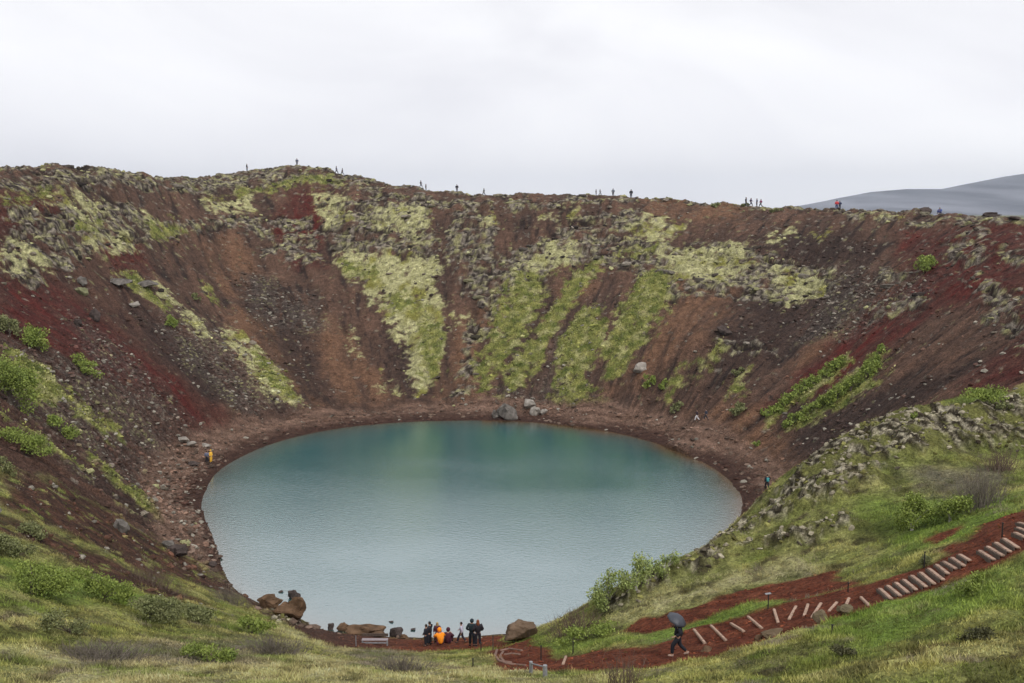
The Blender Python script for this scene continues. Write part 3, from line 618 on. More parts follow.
# ------------------------------------------------------------------ shrubs
stem_m = mat('bark', (.16, .13, .11), 0.9, 0.1, 0.3, 10.0); pale_stem_m = mat('pale_bark', (.42, .40, .37), 0.8, 0.2, 0.3, 10.0)
def tube(P0, P1, r0, r1, k=5):
    P0 = np.array(P0, float); P1 = np.array(P1, float); d = P1-P0; d /= np.linalg.norm(d)+1e-9
    a = np.cross(d, [0.3, 0.2, 1.0] if abs(d[2]) < 0.9 else [1, 0, 0]); a /= np.linalg.norm(a); b_ = np.cross(d, a)
    t_ = np.arange(k)*2*np.pi/k; c_ = np.cos(t_)[:, None]*a+np.sin(t_)[:, None]*b_
    v = np.concatenate([P0+c_*r0, P1+c_*r1]); i = np.arange(k); j = (i+1) % k
    return v, np.stack([i, j, j+k, i+k], 1)
class MB:
    def __init__(s): s.v = []; s.f = []; s.n = 0
    def add(s, v, f):
        v = np.asarray(v, float); f = np.asarray(f); s.v.append(v)
        s.f.append(f+s.n); s.n += len(v); return s
    def tube(s, a, b_, r0, r1=None, k=6, caps=True):
        r1 = r0 if r1 is None else r1; v, f = tube(a, b_, r0, r1, k); n0 = s.n; s.add(v, f)
        if caps: s.f.append(np.array([[n0+i for i in range(k)][::-1]])); s.f.append(np.array([[n0+k+i for i in range(k)]]))
        return s
    def box(s, c_, h, R=None, bev=0.0):
        x_, y_, z_ = h; v = np.array([(a*x_, b_*y_, d*z_) for d in (-1, 1) for b_ in (-1, 1) for a in (-1, 1)], float)
        if R is not None: v = v@np.array(R).T
        return s.add(v+np.array(c_), np.array([(0,2,3,1),(4,5,7,6),(0,1,5,4),(2,6,7,3),(0,4,6,2),(1,3,7,5)]))
    def mesh(s, name, m, smooth=False):
        return mk_mesh(name, np.concatenate(s.v), s.f, m, smooth)
    def build(s, name, m, parent=None, smooth=False): return mk_obj(name, s.mesh(name, m, smooth), parent)
GREEN1 = (C(.085, .130, .026), C(.33, .39, .085)); OLIVE = (C(.12, .145, .055), C(.25, .25, .11)); PALE = (C(.19, .25, .07), C(.38, .43, .15))
def wet_z(a, b_): return np.maximum(ground_z(a, b_), 0.0)
def shrub(px, py, wpx, hpx, label, pal=GREEN1, seed=1, dens=1.0, group=None, near=None, leaf=None, name='shrub', depth=0.8, stems=None, cat='shrub'):
    h0 = hit(px, py, wet_z, y0=(95 if near is False else 14)); d_ = math.hypot(h0[1], CAM_Z-h0[2]); w = wpx*d_/F; hh_ = hpx*d_/F
    r = np.random.default_rng(seed); o = empty(name, (h0[0], h0[1], h0[2]))
    setp(o, label, cat, group)
    leaf = leaf or max(0.09, d_*0.0022); nl = max(3, int(4+w*1.4)); D = w*depth
    C_ = []; 
    for k in range(nl):
        a = r.random()*6.283; q = r.random()**.5*0.72; gx, gy = math.cos(a)*q*w/2, math.sin(a)*q*D/2
        rz = hh_*(0.30+0.18*r.random())*(1-0.45*q); top = hh_*(0.95-0.5*q*q*r.random())-rz
        gz = float(ground_z(h0[0]+gx, h0[1]+gy))-h0[2]
        C_.append((gx, gy, gz+max(rz*0.55, top*r.uniform(.55, 1)), w*(0.17+0.12*r.random()), D*(0.17+0.12*r.random()), rz))
    C_ = np.array(C_); n = int(dens*np.clip(w*hh_*24/leaf**2*0.42, 150, 20000)); li_ = r.integers(0, nl, n)
    dr = r.normal(size=(n, 3)); dr /= np.linalg.norm(dr, axis=1)[:, None]; rad = r.random(n)**0.45
    rad *= 0.75+0.45*fbm(dr[:, 0]*2.5+li_*3.1, dr[:, 1]*2.5+dr[:, 2]*2, 3, seed % 50)+.1
    p = C_[li_, :3]+dr*rad[:, None]*C_[li_, 3:]; gz = ground_z(h0[0]+p[:, 0], h0[1]+p[:, 1])-h0[2]; p[:, 2] = np.maximum(p[:, 2], gz+0.02)
    tone = np.clip(0.5+0.5*fbm(p[:, 0]/(w*.16+.1), p[:, 1]/(w*.16+.1)+p[:, 2]*2, 3, seed % 40)+0.25*(r.random(n)-.5), 0, 1)
    c_ = two(pal[0], pal[1], tone.astype(np.float32))*(0.8+0.45*r.random((n, 1)))
    leaves_mesh('foliage', p, leaf, c_, r, 0.3, o, aspect=0.55)
    m = MB(); ns = int(np.clip(nl*1.2, 3, 9)) if stems is None else stems; g0 = float(ground_z(h0[0], h0[1]))-h0[2]; foot = np.array((0, 0, g0-.08)); th_ = .028*max(hh_, .5)
    m.tube(foot, foot+[0, 0, .25*hh_+.1], th_*1.5, th_, 5)
    for k in range(ns):
        c0 = C_[k % nl]; b_ = c0[:3]+np.array([r.normal()*.1*w*.3, r.normal()*.1*D*.3, c0[5]*r.uniform(.2, .8)]); a = foot+[0, 0, .15*hh_]; mid = (a+b_)/2+r.normal(size=3)*.06*hh_
        m.tube(a, mid, th_*.7, th_*.4, 4); m.tube(mid, b_, th_*.4, .004, 4)
    m.build('stem', pale_stem_m if pal is PALE or 'pale trunk' in label else stem_m, o)
    return o
twig_m = mat('dry_twig', (.17, .145, .12), 0.9, 0.1, 0.35, 5.0); red_twig_m = mat('brown_twig', (.15, .105, .085), 0.9, 0.1, 0.35, 5.0)
def twigs(px, py, wpx, hpx, label, seed, m_=None, n=160, name='bare_shrub', group=None):
    h0 = hit(px, py, wet_z, y0=14); d_ = math.hypot(h0[1], CAM_Z-h0[2]); w = wpx*d_/F; hh_ = hpx*d_/F; r = np.random.default_rng(seed); m = MB(); mb = MB()
    for k in range(n):
        gx, gy = r.normal()*w*.2, r.normal()*w*.16; g0 = float(ground_z(h0[0]+gx, h0[1]+gy))-h0[2]
        b_ = np.array([gx+r.normal()*w*.10+gx*.35, gy+r.normal()*w*.1, g0+hh_*r.uniform(.45, 1.05)*(1-min(.6, abs(gx)/w))]); a = np.array([gx, gy, g0-.04]); mid = a*.5+b_*.5+r.normal(size=3)*.03*w
        m.tube(a, mid, .014, .010, 3, False); m.tube(mid, b_, .010, .003, 3, False)
        for q in range(2): e = mid+(b_-mid)*r.random(); mb.tube(e, e+r.normal(size=3)*np.array([.10, .10, .10])*hh_+np.array([0, 0, .12*hh_]), .007, .003, 3, False)
    o = empty(name, h0); setp(o, label, 'shrub', group); m.build('branches', m_ or twig_m, o)['kind'] = 'stuff'; mb.build('fine_twigs', m_ or twig_m, o)['kind'] = 'stuff'; return o

S = shrub
S(32, 594, 78, 44, 'big bright green willow bush on the left foreground slope, nearest the left edge', seed=11)
S(104, 602, 62, 34, 'mid-sized leafy willow bush right of the biggest one on the left slope', seed=12)
S(150, 618, 70, 30, 'low spreading green bush in the middle of the left grassy slope', OLIVE, seed=13)
S(198, 622, 44, 20, 'small pale olive bush just left of the round dense bush', OLIVE, seed=14)
S(252, 634, 42, 22, 'round dense bright green bush above the shore, below the brown outcrop', seed=15)
S(206, 662, 62, 20, 'flat wide green bush low on the left foreground meadow', seed=16)
S(14, 556, 46, 26, 'olive bush cut by the left edge above the biggest willow', OLIVE, seed=17)
S(70, 634, 60, 22, 'thin low green bush under the two left willows', OLIVE, seed=18, dens=.6)
S(10, 404, 58, 58, 'large bright green bush on the left crater wall at the left edge', seed=21)
S(36, 346, 34, 26, 'small round green bush above the large one on the left crater wall', seed=22)
S(10, 336, 30, 22, 'dark olive bush at the left edge among the grey ledges', OLIVE, seed=23)
S(86, 374, 32, 16, 'low ragged green bush alone on the rubbly left crater wall', seed=24)
S(170, 326, 20, 14, 'single round green bush on the brown scree of the left wall', seed=25)
S(62, 434, 36, 18, 'rounded green bush above the dark scree band on the left', seed=26)
S(30, 452, 66, 22, 'long low green bush lying along the top of the dark scree band', seed=27)
S(4, 470, 26, 16, 'bit of dark green bush at the left edge on the dark scree band', OLIVE, seed=28)
S(30, 535, 40, 14, 'thin green bush on the pale mossy band at the left', OLIVE, seed=29)
S(606, 604, 40, 40, 'tall airy yellow-green willow at the low end of the spur above the water', PALE, seed=31, dens=.6)
S(636, 590, 46, 44, 'tallest loose pale green willow in front of the lake, mid spur', PALE, seed=32, dens=.55)
S(664, 572, 34, 26, 'small pale green willow at the right end of the spur willows', PALE, seed=33, dens=.6)
S(585, 640, 62, 16, 'flat bright green bush beside the path bend below the spur', seed=34)
S(912, 530, 56, 44, 'dense dark green bush with a pale trunk on the right hillside', seed=35)
S(950, 522, 46, 34, 'rounded bright green bush right behind the one with the pale trunk', seed=36)
S(972, 594, 44, 26, 'loose green bush at the lower side of the timber stairs', seed=37, dens=.8)
S(930, 562, 24, 12, 'small dark green bush above the stairs, under the pale trunk bush', OLIVE, seed=38)
S(992, 402, 60, 18, 'flat bright green bush on top of the right spur by the right edge', seed=39)
S(914, 420, 9, 10, 'tiny vivid green bush in the rocks of the right spur', seed=40)
S(1004, 412, 20, 10, 'small green bush tucked in the spur rocks near the right edge', OLIVE, seed=41)
S(980, 640, 44, 16, 'dark low heathery bush at the lower right', (C(.06, .065, .03), C(.13, .12, .055)), seed=42)
S(840, 656, 36, 12, 'dark low heathery bush below the path right of centre', (C(.06, .065, .03), C(.13, .12, .055)), seed=43)
S(926, 270, 28, 20, 'isolated green bush high on the red right wall', seed=44, near=False)
S(650, 388, 16, 14, 'small green bush left of a twin pair low on the far wall', seed=45, near=False)
S(662, 389, 14, 9, 'tiny green bush right of its twin low on the far wall', seed=46, near=False)
S(735, 416, 22, 14, 'olive bush low on the scree above the two far walkers', OLIVE, seed=47, near=False)
S(676, 412, 14, 12, 'pale olive tuft of bush left of the two far walkers', OLIVE, seed=48, near=False)
S(756, 447, 10, 7, 'tiny lone green bush on the bare beach at the far right', seed=49, near=False)
S(764, 416, 10, 9, 'small round green bush beneath the two bush strips', seed=50, near=False)
S(738, 376, 14, 9, 'small grey green bush among dark stones on the far right wall', OLIVE, seed=51, near=False)
gs = 'low willow bushes in the two slanting green strips on the right crater wall'
for k, (a, b_, w_, h_) in enumerate([(776,410,20,12),(788,402,22,14),(800,393,22,14),(812,387,22,13),(826,376,20,12),(838,366,18,11),
                                     (795,424,26,16),(810,415,24,16),(824,407,24,15),(838,397,26,17),(852,390,26,16),(864,382,24,16),(874,368,22,14),(880,354,16,10)]):
    rk_ = random.Random(k*7+1); S(a+rk_.uniform(-3, 3), b_+rk_.uniform(-3, 4), w_*rk_.uniform(.8, 1.45), h_*rk_.uniform(.6, 1.2), ('%s bush from the lake end of the %s slanting strip on the right wall' % (['first','second','third','fourth','fifth','sixth','seventh','eighth'][k if k < 6 else k-6], 'upper' if k < 6 else 'lower')), seed=60+k, near=False, group=gs)
for k, (a, b_, w_, h_, l_) in enumerate([(196,300,12,8,'tiny yellow-green bush on the upper left scree'), (745,206,10,4,'tiny bush on the skyline left of the four rim walkers'),
      (776,212,14,4,'thin low bush on the skyline right of the four rim walkers'), (716,206,12,4,'thin low bush on the skyline well left of the rim walkers')]):
    S(a, b_, w_, h_, l_, OLIVE, seed=80+k, near=False)
twigs(572, 632, 52, 24, 'brown leafless twiggy bush between the lakeside boulder and the willows', 91, red_twig_m)
twigs(978, 508, 50, 40, 'greyish brown leafless bush on the right hillside', 92, twig_m, 260)
twigs(622, 690, 50, 40, 'thin grey leafless bush in front of the path at the bottom edge', 93, red_twig_m, 60)
twigs(404, 672, 58, 16, 'grey brown dead bush on the meadow below the people', 94, twig_m, 260)
twigs(276, 652, 60, 20, 'pale grey dead bush on the meadow below the round green bush', 95, twig_m, 260)
twigs(232, 604, 34, 18, 'pale grey twiggy bush just above the round green bush', 96, twig_m, 160)
twigs(108, 660, 90, 18, 'wide grey dead bush in the lower left meadow', 97, twig_m, 300)
twigs(150, 585, 50, 22, 'brown leafless bush among the left willows', 98, red_twig_m, 160)
twigs(1000, 470, 40, 24, 'dark brown twigs on the hillside by the right edge', 99, red_twig_m, 140)

# ------------------------------------------------------------------ boulders
bm_m = mat('brown_lava', (.13, .080, .048), 0.95, 0.1, 0.45, 1.6, bump=0.9); gm_m = mat('grey_lava', (.15, .135, .12), 0.95, 0.1, 0.45, 1.6, bump=0.9)
dk_m = mat('dark_lava', (.075, .058, .052), 0.95, 0.1, 0.4, 2.0, bump=0.9); pl_m = mat('pale_lava', (.30, .27, .235), 0.95, 0.1, 0.35, 1.6, bump=0.9)
def boulder(px, py, wpx, hpx, label, m_, seed, lumps=3, depth=0.8, near=None, flat=False, name='boulder', group=None, sink=.25):
    h0 = hit(px, py, wet_z, y0=(95 if near is False else 14)); d_ = math.hypot(h0[1], CAM_Z-h0[2]); w = wpx*d_/F; hh_ = hpx*d_/F; r = np.random.default_rng(seed)
    v0, f0 = ico(3 if wpx > 14 else 2)
    rad = np.zeros(len(v0))                      # a few overlapping angular blocks, kept as one closed surface
    for q in range(1+lumps//2):
        o_ = np.array([0, 0, 0]) if q == 0 else np.array([r.uniform(-.3, .3), r.uniform(-.2, .2), r.uniform(-.1, .12)]); sc__ = 1.0 if q == 0 else r.uniform(.6, .85)
        nn = r.normal(size=(13, 3)); nn /= np.linalg.norm(nn, axis=1)[:, None]; dk = r.uniform(.30, .46, 13)*sc__+nn@o_; dk = np.maximum(dk, .08)
        rad = np.maximum(rad, (dk[None]/np.maximum(v0@nn.T, 1e-3)).min(1).clip(0, .75))
    n_ = fbm(v0[:, 0]*2.4+seed, v0[:, 1]*2.4+v0[:, 2]*1.9, 4, seed % 60); rad *= 1+0.16*n_
    v = v0*rad[:, None]; v /= (v.max(0)-v.min(0)); v -= (v.max(0)+v.min(0))/2
    v *= np.array([w, w*depth, hh_*(1+sink)]); v[:, 2] += hh_*(0.5-sink*.5)
    o = mk_obj(name, mk_mesh(name, v, f0, m_, False)); o.location = h0; setp(o, label, 'boulder', group); return o
B = boulder
B(366, 634, 38, 11, 'largest long brown boulder lying on the near shore', bm_m, 301, 4)
B(343, 630, 12, 7, 'small brown boulder left of the long brown one on the near shore', bm_m, 302)
B(331, 629, 7, 6, 'small dark stone furthest left of the near shore row', dk_m, 303)
B(396, 636, 14, 9, 'dark rounded boulder at the right end of the near shore row', dk_m, 304)
B(405, 639, 9, 5, 'small flat brown stone right of the dark rounded boulder', bm_m, 305)
B(377, 637, 14, 6, 'low brown stone lying against the front of the long brown boulder', bm_m, 306)
B(290, 616, 33, 21, 'big lumpy brown lava outcrop jutting over the lake at the lower left', bm_m, 307, 5)
B(294, 598, 12, 8, 'knob of dark lava perched above the lumpy brown outcrop', dk_m, 308)
B(270, 606, 26, 12, 'brown boulder against the left side of the lumpy lava outcrop', bm_m, 309)
B(521, 640, 32, 20, 'big grey brown boulder at the water by the path bend', mat('tan_lava', (.16, .11, .075), .95, .1, .3, 1.5, bump=.6), 310, 3)
B(178, 556, 20, 12, 'dark lava block on the slope left of the lake, lower of two', dk_m, 312)
B(168, 548, 14, 8, 'smaller grey lava block just above the dark one left of the lake', gm_m, 313)
B(122, 532, 16, 13, 'grey lichen-spotted block on the dark scree left of the lake', gm_m, 314)
B(211, 566, 12, 5, 'flat dark stone at the water on the left shore', dk_m, 315)
B(507, 418, 22, 15, 'largest rounded grey boulder on the far shore', gm_m, 320, near=False)
B(496, 417, 9, 8, 'small grey stone against the left of the largest far boulder', gm_m, 321, near=False)
B(530, 408, 12, 9, 'pale boulder on the far shore, upper of a pair', pl_m, 322, near=False)
B(535, 414, 11, 8, 'pale boulder on the far shore, lower of a pair', pl_m, 323, near=False)
B(544, 414, 8, 5, 'small pinkish stone right of the pale pair on the far shore', pl_m, 324, near=False)
B(640, 371, 14, 9, 'pale flat boulder on the middle of the far scree', pl_m, 325, near=False)
B(724, 334, 16, 9, 'dark lava block jutting from the far right scree', dk_m, 326, near=False)
B(82, 284, 12, 8, 'grey rounded boulder on the left wall, upper of three', gm_m, 330, near=False)
B(82, 294, 13, 7, 'mossy pale boulder on the left wall, middle of three', mat('mossy_lava', (.20, .20, .11), .95, .1, .3, 2.0, bump=.8), 331, near=False)
B(96, 320, 13, 12, 'dark grey boulder on the left wall, lowest of three', dk_m, 332, near=False)
B(78, 327, 10, 8, 'small dark block beside the lowest of the three left wall boulders', dk_m, 333, near=False)
B(118, 284, 26, 6, 'long flat pale ledge block on the left wall', gm_m, 334, near=False)
B(146, 286, 24, 6, 'second flat ledge block, right of the long pale one', gm_m, 335, near=False)
B(135, 306, 12, 5, 'whitish stone lying alone on the brown left scree', pl_m, 336, near=False)
B(190, 446, 14, 5, 'pale slab on the left shore, upper left of the yellow raincoat', pl_m, 340)
B(183, 441, 14, 5, 'pale slab uppermost on the left shore', pl_m, 341)
B(206, 447, 10, 4, 'pale slab directly above the yellow raincoat', pl_m, 342)
B(193, 465, 12, 4, 'dark flat slab just left of the yellow raincoat walker', dk_m, 343)
B(925, 213, 14, 6, 'dark lava mound on the skyline left of the bluish walker', dk_m, 344, near=False)
B(990, 217, 20, 5, 'dark low lava mound on the skyline at the right', dk_m, 345, near=False)
B(1014, 220, 14, 4, 'dark low lava mound on the skyline at the right edge', dk_m, 346, near=False)
B(772, 636, 22, 8, 'mossy stone in the middle of the red path', mat('path_stone', (.15, .11, .07), .95, .1, .3, 2.0, bump=.8), 350)
B(758, 640, 9, 6, 'reddish stone at the left of the mossy path stone', bm_m, 351)
B(820, 622, 16, 12, 'leaning mossy rock beside the crossbars on the path', mat('path_stone2', (.16, .125, .08), .95, .1, .3, 2.0, bump=.8), 352)
B(845, 614, 16, 9, 'flat mossy rock on the path below the timber stairs', mat('path_stone3', (.14, .115, .07), .95, .1, .3, 2.0, bump=.8), 353)
B(706, 652, 12, 5, 'low brown stone on the path right behind the umbrella walker', bm_m, 354)
for k, (a, b_) in enumerate([(281, 592), (391, 622), (413, 630), (425, 634)]):
    _o = B(a, b_, 5, 1.6, ['tiny dark rock poking out of the lake off the lower left outcrop', 'tiny dark rock in the water behind the long brown boulder', 'tiny dark rock in the water left of the standing group', 'tiny dark rock in the water behind the black-clad pair'][k], dk_m, 360+k, name='boulder'); _o.location = W0(a, b_)

# ------------------------------------------------------------------ timber of the path
wood_m = mat('pale_timber', (.40, .275, .205), 0.85, 0.1, 0.4, 5.0, bump=.5); wood_d = mat('dark_timber', (.10, .075, .06), 0.85, 0.2, 0.3, 9.0); grey_w = mat('grey_timber', (.27, .27, .28), .85, .2, .25, 9.0); post_m = mat('dark_post', (.035, .032, .03), .8, .2, .2, 8.0)
def gp(px, py, y0=14): return np.array(hit(px, py, wet_z, y0=y0))
def beam(a, b_, w, h, m_, name, parent=None, lift=0.0, bev=0.02):
    a = np.array(a, float); b_ = np.array(b_, float); d = b_-a; Lh = np.linalg.norm(d); c_ = (a+b_)/2+np.array([0, 0, lift]); xq = d/Lh; yq = np.cross([0, 0, 1], xq); yq /= np.linalg.norm(yq); zq = np.cross(xq, yq)
    import bmesh
    bm = bmesh.new(); bmesh.ops.create_cube(bm, size=1.0)
    for v in bm.verts: v.co = Vector((v.co.x*Lh, v.co.y*w, v.co.z*h))
    bmesh.ops.bevel(bm, geom=bm.edges[:], offset=bev, segments=1, affect='EDGES')
    for v in bm.verts: p = c_+xq*v.co.x+yq*v.co.y+zq*v.co.z; v.co = Vector(p)
    me = bpy.data.meshes.new(name); bm.to_mesh(me); bm.free(); me.materials.append(m_)
    o = mk_obj(name, me)
    if parent is not None: o.parent = parent; o.matrix_parent_inverse = Matrix.Translation(parent.location).inverted()
    else:
        p0 = Vector(c_); me.transform(Matrix.Translation(-p0)); o.location = p0
    return o
loose = [((694,630),(705,644),'pale timber crossbar nearest the umbrella walker on the path'), ((711,626),(726,641),'long pale timber crossbar, second from the umbrella walker'),
 ((731,624),(744,632),'short pale timber crossbar, third from the umbrella walker'), ((748,617),(762,629),'pale timber crossbar just left of the thin signpost'),
 ((774,610),(778,623),'nearly upright looking pale crossbar just right of the thin signpost'), ((796,607),(789,620),'pale crossbar slanting the other way, first of three'),
 ((808,605),(804,617),'pale crossbar slanting the other way, second of three'), ((821,604),(812,618),'pale crossbar slanting the other way, third of three, by the leaning rock'),
 ((837,603),(829,612),'small pale crossbar left of the flat mossy rock'), ((849,599),(846,606),'tiny pale crossbar above the flat mossy rock'), ((861,598),(869,606),'single short crossbar just below the foot of the timber stairs'),
 ((566,657),(563,665),'short pale crossbar right of the grey timber rail at the path bend')]
for a, b_, l_ in loose: setp(beam(gp(*a), gp(*b_), .14, .12, wood_m, 'timber_crossbar', lift=.02), l_, 'timber', 'loose crossbars set in the red path')
def stairs(lst, label):
    p0 = gp(*lst[0][0]); root = empty('timber_stairs', p0); setp(root, label, 'stairs'); pr = None
    for a, b_ in lst:
        A_, B_ = gp(*a), gp(*b_); beam(A_, B_, .19, .09, wood_m, 'tread', root, .06)
        off = np.array([-.16, 0, -.07]); beam(A_+off, B_+off, .05, .22, wood_d, 'riser', root, .03, .01)
        pr = (A_, B_)
    return root
stairs([((880,590),(891,600)),((888,587),(900,597)),((896,584),(908,594)),((904,581),(916,591)),((912,577),(926,588)),((921,574),(934,585)),((929,570),(943,581)),((937,566),(948,575)),((944,563),(956,570)),((952,559),(964,567)),((960,556),(970,562))],
       'long flight of pale timber treads climbing the red path')
stairs([((980,552),(994,561)),((988,548),(1003,557)),((996,544),(1010,553)),((1004,540),(1018,549)),((1015,534),(1026,539)),((1018,529),(1028,533)),((1019,524),(1030,527))],
       'upper flight of broad timber treads running out at the right edge')
def stone_arc():
    root = empty('curved_step_edging', gp(500, 660)); setp(root, 'pale stone kerbs laid in arcs round the red path bend', 'kerb')
    for pl in ([(497,650),(495,656),(499,661),(507,664),(516,665),(526,666)], [(503,652),(500,657),(504,662),(512,663)], [(500,651),(510,649),(522,651)], [(504,655),(512,654),(520,655)]):
        for a, b_ in zip(pl[:-1], pl[1:]): beam(gp(*a), gp(*b_), .16, .10, pst_m, 'kerb_stone', root, .02, .03)
    return root
pst_m = mat('pink_stone', (.21, .13, .10), .9, .15, .3, 4.0, bump=.5); stone_arc()
rail = empty('low_rail', gp(538, 672)); setp(rail, 'low grey timber rail with two stout posts in front of the path bend', 'rail')
def post_at(p, h, r_, m_, name, parent=None, cap=None, lean=(0, 0)):
    m = MB(); m.tube((0, 0, -.2), (lean[0], lean[1], h), r_, r_*.9, 8); o = mk_obj(name, m.mesh(name, m_)); o.location = p
    if parent is not None: o.parent = parent; o.matrix_parent_inverse = Matrix.Translation(parent.location).inverted()
    return o
pa, pb = gp(531, 673), gp(545, 677); post_at(pa, .55, .09, grey_w, 'post', rail); post_at(pb, .55, .11, grey_w, 'post', rail); beam(pa+[0, 0, .46], pb+[0, 0, .46], .06, .05, grey_w, 'crossbeam', rail, 0, .01)
for px, py, hpx, l_ in [(768,609,15,'thin dark post with a small tilted plate beside the crossbars'), (924,568,16,'dark post above the long timber flight'), (1002,537,14,'dark post beside the upper timber flight'), (848,592,9,'short dark post above the rocks on the path'),
     (541,662,16,'dark post rising from the path bend'), (573,654,12,'dark post on the bank right of the path bend'), (493,650,14,'slim brown post at the left of the path bend'), (481,652,9,'short dark stake in the grass below the standing pair'), (473,669,10,'short grey stake in the meadow under the standing pair'), (832,634,9,'small stake at the lower edge of the path')]:
    p = gp(px, py); hh_ = hpx*math.hypot(p[1], CAM_Z-p[2])/F; o = empty('path_post', p); setp(o, l_, 'post', 'slim posts along the path')
    q = post_at(p, hh_, .035, post_m if 'brown' not in l_ else wood_d, 'post', o)
    if 'plate' in l_: beam(p+[-.17, 0, hh_], p+[.13, .02, hh_+.04], .18, .03, grey_w, 'plate', o, 0, .005)
    else: beam(p+[-.045, 0, hh_+.01], p+[.045, 0, hh_+.01], .09, .03, post_m, 'cap', o, 0, .005)
pbn = gp(375, 645); bench = empty('bench', pbn); setp(bench, 'low pale bench on the near shore in front of the long brown boulder', 'bench')
beam(pbn+[-.95, 0, .42], pbn+[.95, 0, .42], .36, .06, mat('white_board', (.33, .28, .29), .6, .3, .1, 6.0), 'seat', bench, 0, .01)
beam(pbn+[-.95, .22, .68], pbn+[.95, .22, .68], .05, .22, wood_d, 'backrest', bench, 0, .01); beam(pbn+[-.95, -.19, .25], pbn+[.95, -.19, .25], .04, .10, grey_w, 'lower_rail', bench, 0, .005)
for sx in (-.9, .9):
    for sy in (-.15, .18): beam(pbn+[sx, sy, -.1], pbn+[sx+.001, sy, .44], .07, .07, grey_w, 'leg', bench, 0, .005)
post_at(gp(356, 646), .75, .03, grey_w, 'stake'); setp(bpy.data.objects['stake'], 'pale slim stake left of the low bench', 'post')
# ------------------------------------------------------------------ people
def skin_mesh(name, J, E, R, levels=1, root=0):
    me = bpy.data.meshes.new(name); me.from_pydata([tuple(j) for j in J], E, []); o = bpy.data.objects.new(name, me); COL.objects.link(o)
    o.modifiers.new('s', 'SKIN').use_smooth_shade = True; su = o.modifiers.new('u', 'SUBSURF'); su.levels = levels; su.render_levels = levels
    for i, q in enumerate(me.skin_vertices[0].data): rr_ = R[i]; q.radius = rr_ if isinstance(rr_, tuple) else (rr_, rr_); q.use_root = (i == root)
    bpy.context.view_layer.update(); dg = bpy.context.evaluated_depsgraph_get(); out = bpy.data.meshes.new_from_object(o.evaluated_get(dg)); bpy.data.objects.remove(o); bpy.data.meshes.remove(me); out.name = name; return out
def pose_joints(p):
    """local frame: +x faces forward, +y is the left hand, z up; standing height about 1.72"""
    J = dict(pelvis=(0,0,.95), waist=(0,0,1.10), chest=(0,0,1.32), neck=(.005,0,1.47), headb=(.02,0,1.56), head=(.025,0,1.63), crown=(.015,0,1.68))
    for s, n in ((1,'L'), (-1,'R')):
        J['sh'+n] = (0,.17*s,1.40); J['el'+n] = (-.03,.24*s,1.13); J['wr'+n] = (.05,.25*s,.89); J['hip'+n] = (0,.09*s,.90); J['kn'+n] = (.02,.10*s,.50); J['an'+n] = (-.01,.11*s,.09); J['toe'+n] = (.17,.12*s,.04)
    if p == 'walk': J.update(knL=(.20,.10,.52), anL=(.28,.10,.09), toeL=(.45,.10,.05), knR=(-.04,-.10,.50), anR=(-.33,-.10,.14), toeR=(-.18,-.10,.04), elL=(-.13,.23,1.14), wrL=(-.06,.24,.91), elR=(.08,-.23,1.14), wrR=(.24,-.22,1.00))
    if p == 'umbrella': J.update(knL=(.22,.10,.53), anL=(.24,.10,.09), toeL=(.41,.10,.04), knR=(-.05,-.10,.50), anR=(-.36,-.10,.17), toeR=(-.22,-.10,.05), elL=(-.08,.24,1.14), wrL=(.12,.22,1.02), elR=(.02,-.25,1.16), wrR=(.20,-.16,1.30),
                     headb=(.05,0,1.55), head=(.065,0,1.62), crown=(.055,0,1.67), chest=(.03,0,1.32), neck=(.03,0,1.47))
    if p == 'pockets': J.update(elL=(-.06,.29,1.14), wrL=(.10,.20,.98), elR=(-.06,-.29,1.14), wrR=(.10,-.20,.98))
    if p == 'phone': J.update(elL=(.02,.24,1.14), wrL=(.24,.08,1.28), elR=(.02,-.24,1.14), wrR=(.24,-.08,1.28))
    if p == 'sit':
        for k in J: J[k] = (J[k][0], J[k][1], J[k][2]-.75)
        J.update(waist=(.02,0,.34), chest=(.10,0,.56), neck=(.14,0,.71), headb=(.18,0,.79), head=(.20,0,.86), crown=(.19,0,.91), shL=(.09,.17,.64), shR=(.09,-.17,.64), pelvis=(0,0,.19),
                 hipL=(.03,.10,.17), hipR=(.03,-.10,.17), knL=(.40,.14,.46), knR=(.40,-.14,.46), anL=(.52,.13,.09), anR=(.52,-.13,.09), toeL=(.69,.14,.04), toeR=(.69,-.14,.04), elL=(.24,.26,.46), wrL=(.42,.12,.52), elR=(.24,-.26,.46), wrR=(.42,-.12,.52))
    if p == 'bend':
        J.update(waist=(.04,0,1.08), chest=(.22,0,1.25), neck=(.33,0,1.36), headb=(.40,0,1.42), head=(.44,0,1.47), crown=(.47,0,1.52), shL=(.25,.17,1.29), shR=(.25,-.17,1.29), elL=(.35,.22,1.04), wrL=(.45,.15,.84), elR=(.35,-.22,1.04), wrR=(.45,-.15,.84))
    return {k: np.array(v, float) for k, v in J.items()}
RB = dict(pelvis=(.10,.135), waist=(.085,.115), chest=(.10,.15), neck=.05, headb=.062, head=(.092,.075), crown=.066, shL=.062, shR=.062, elL=.042, elR=.042, wrL=.028, wrR=.028, hipL=.088, hipR=.088, knL=.058, knR=.058, anL=.042, anR=.042, toeL=.035, toeR=.035)
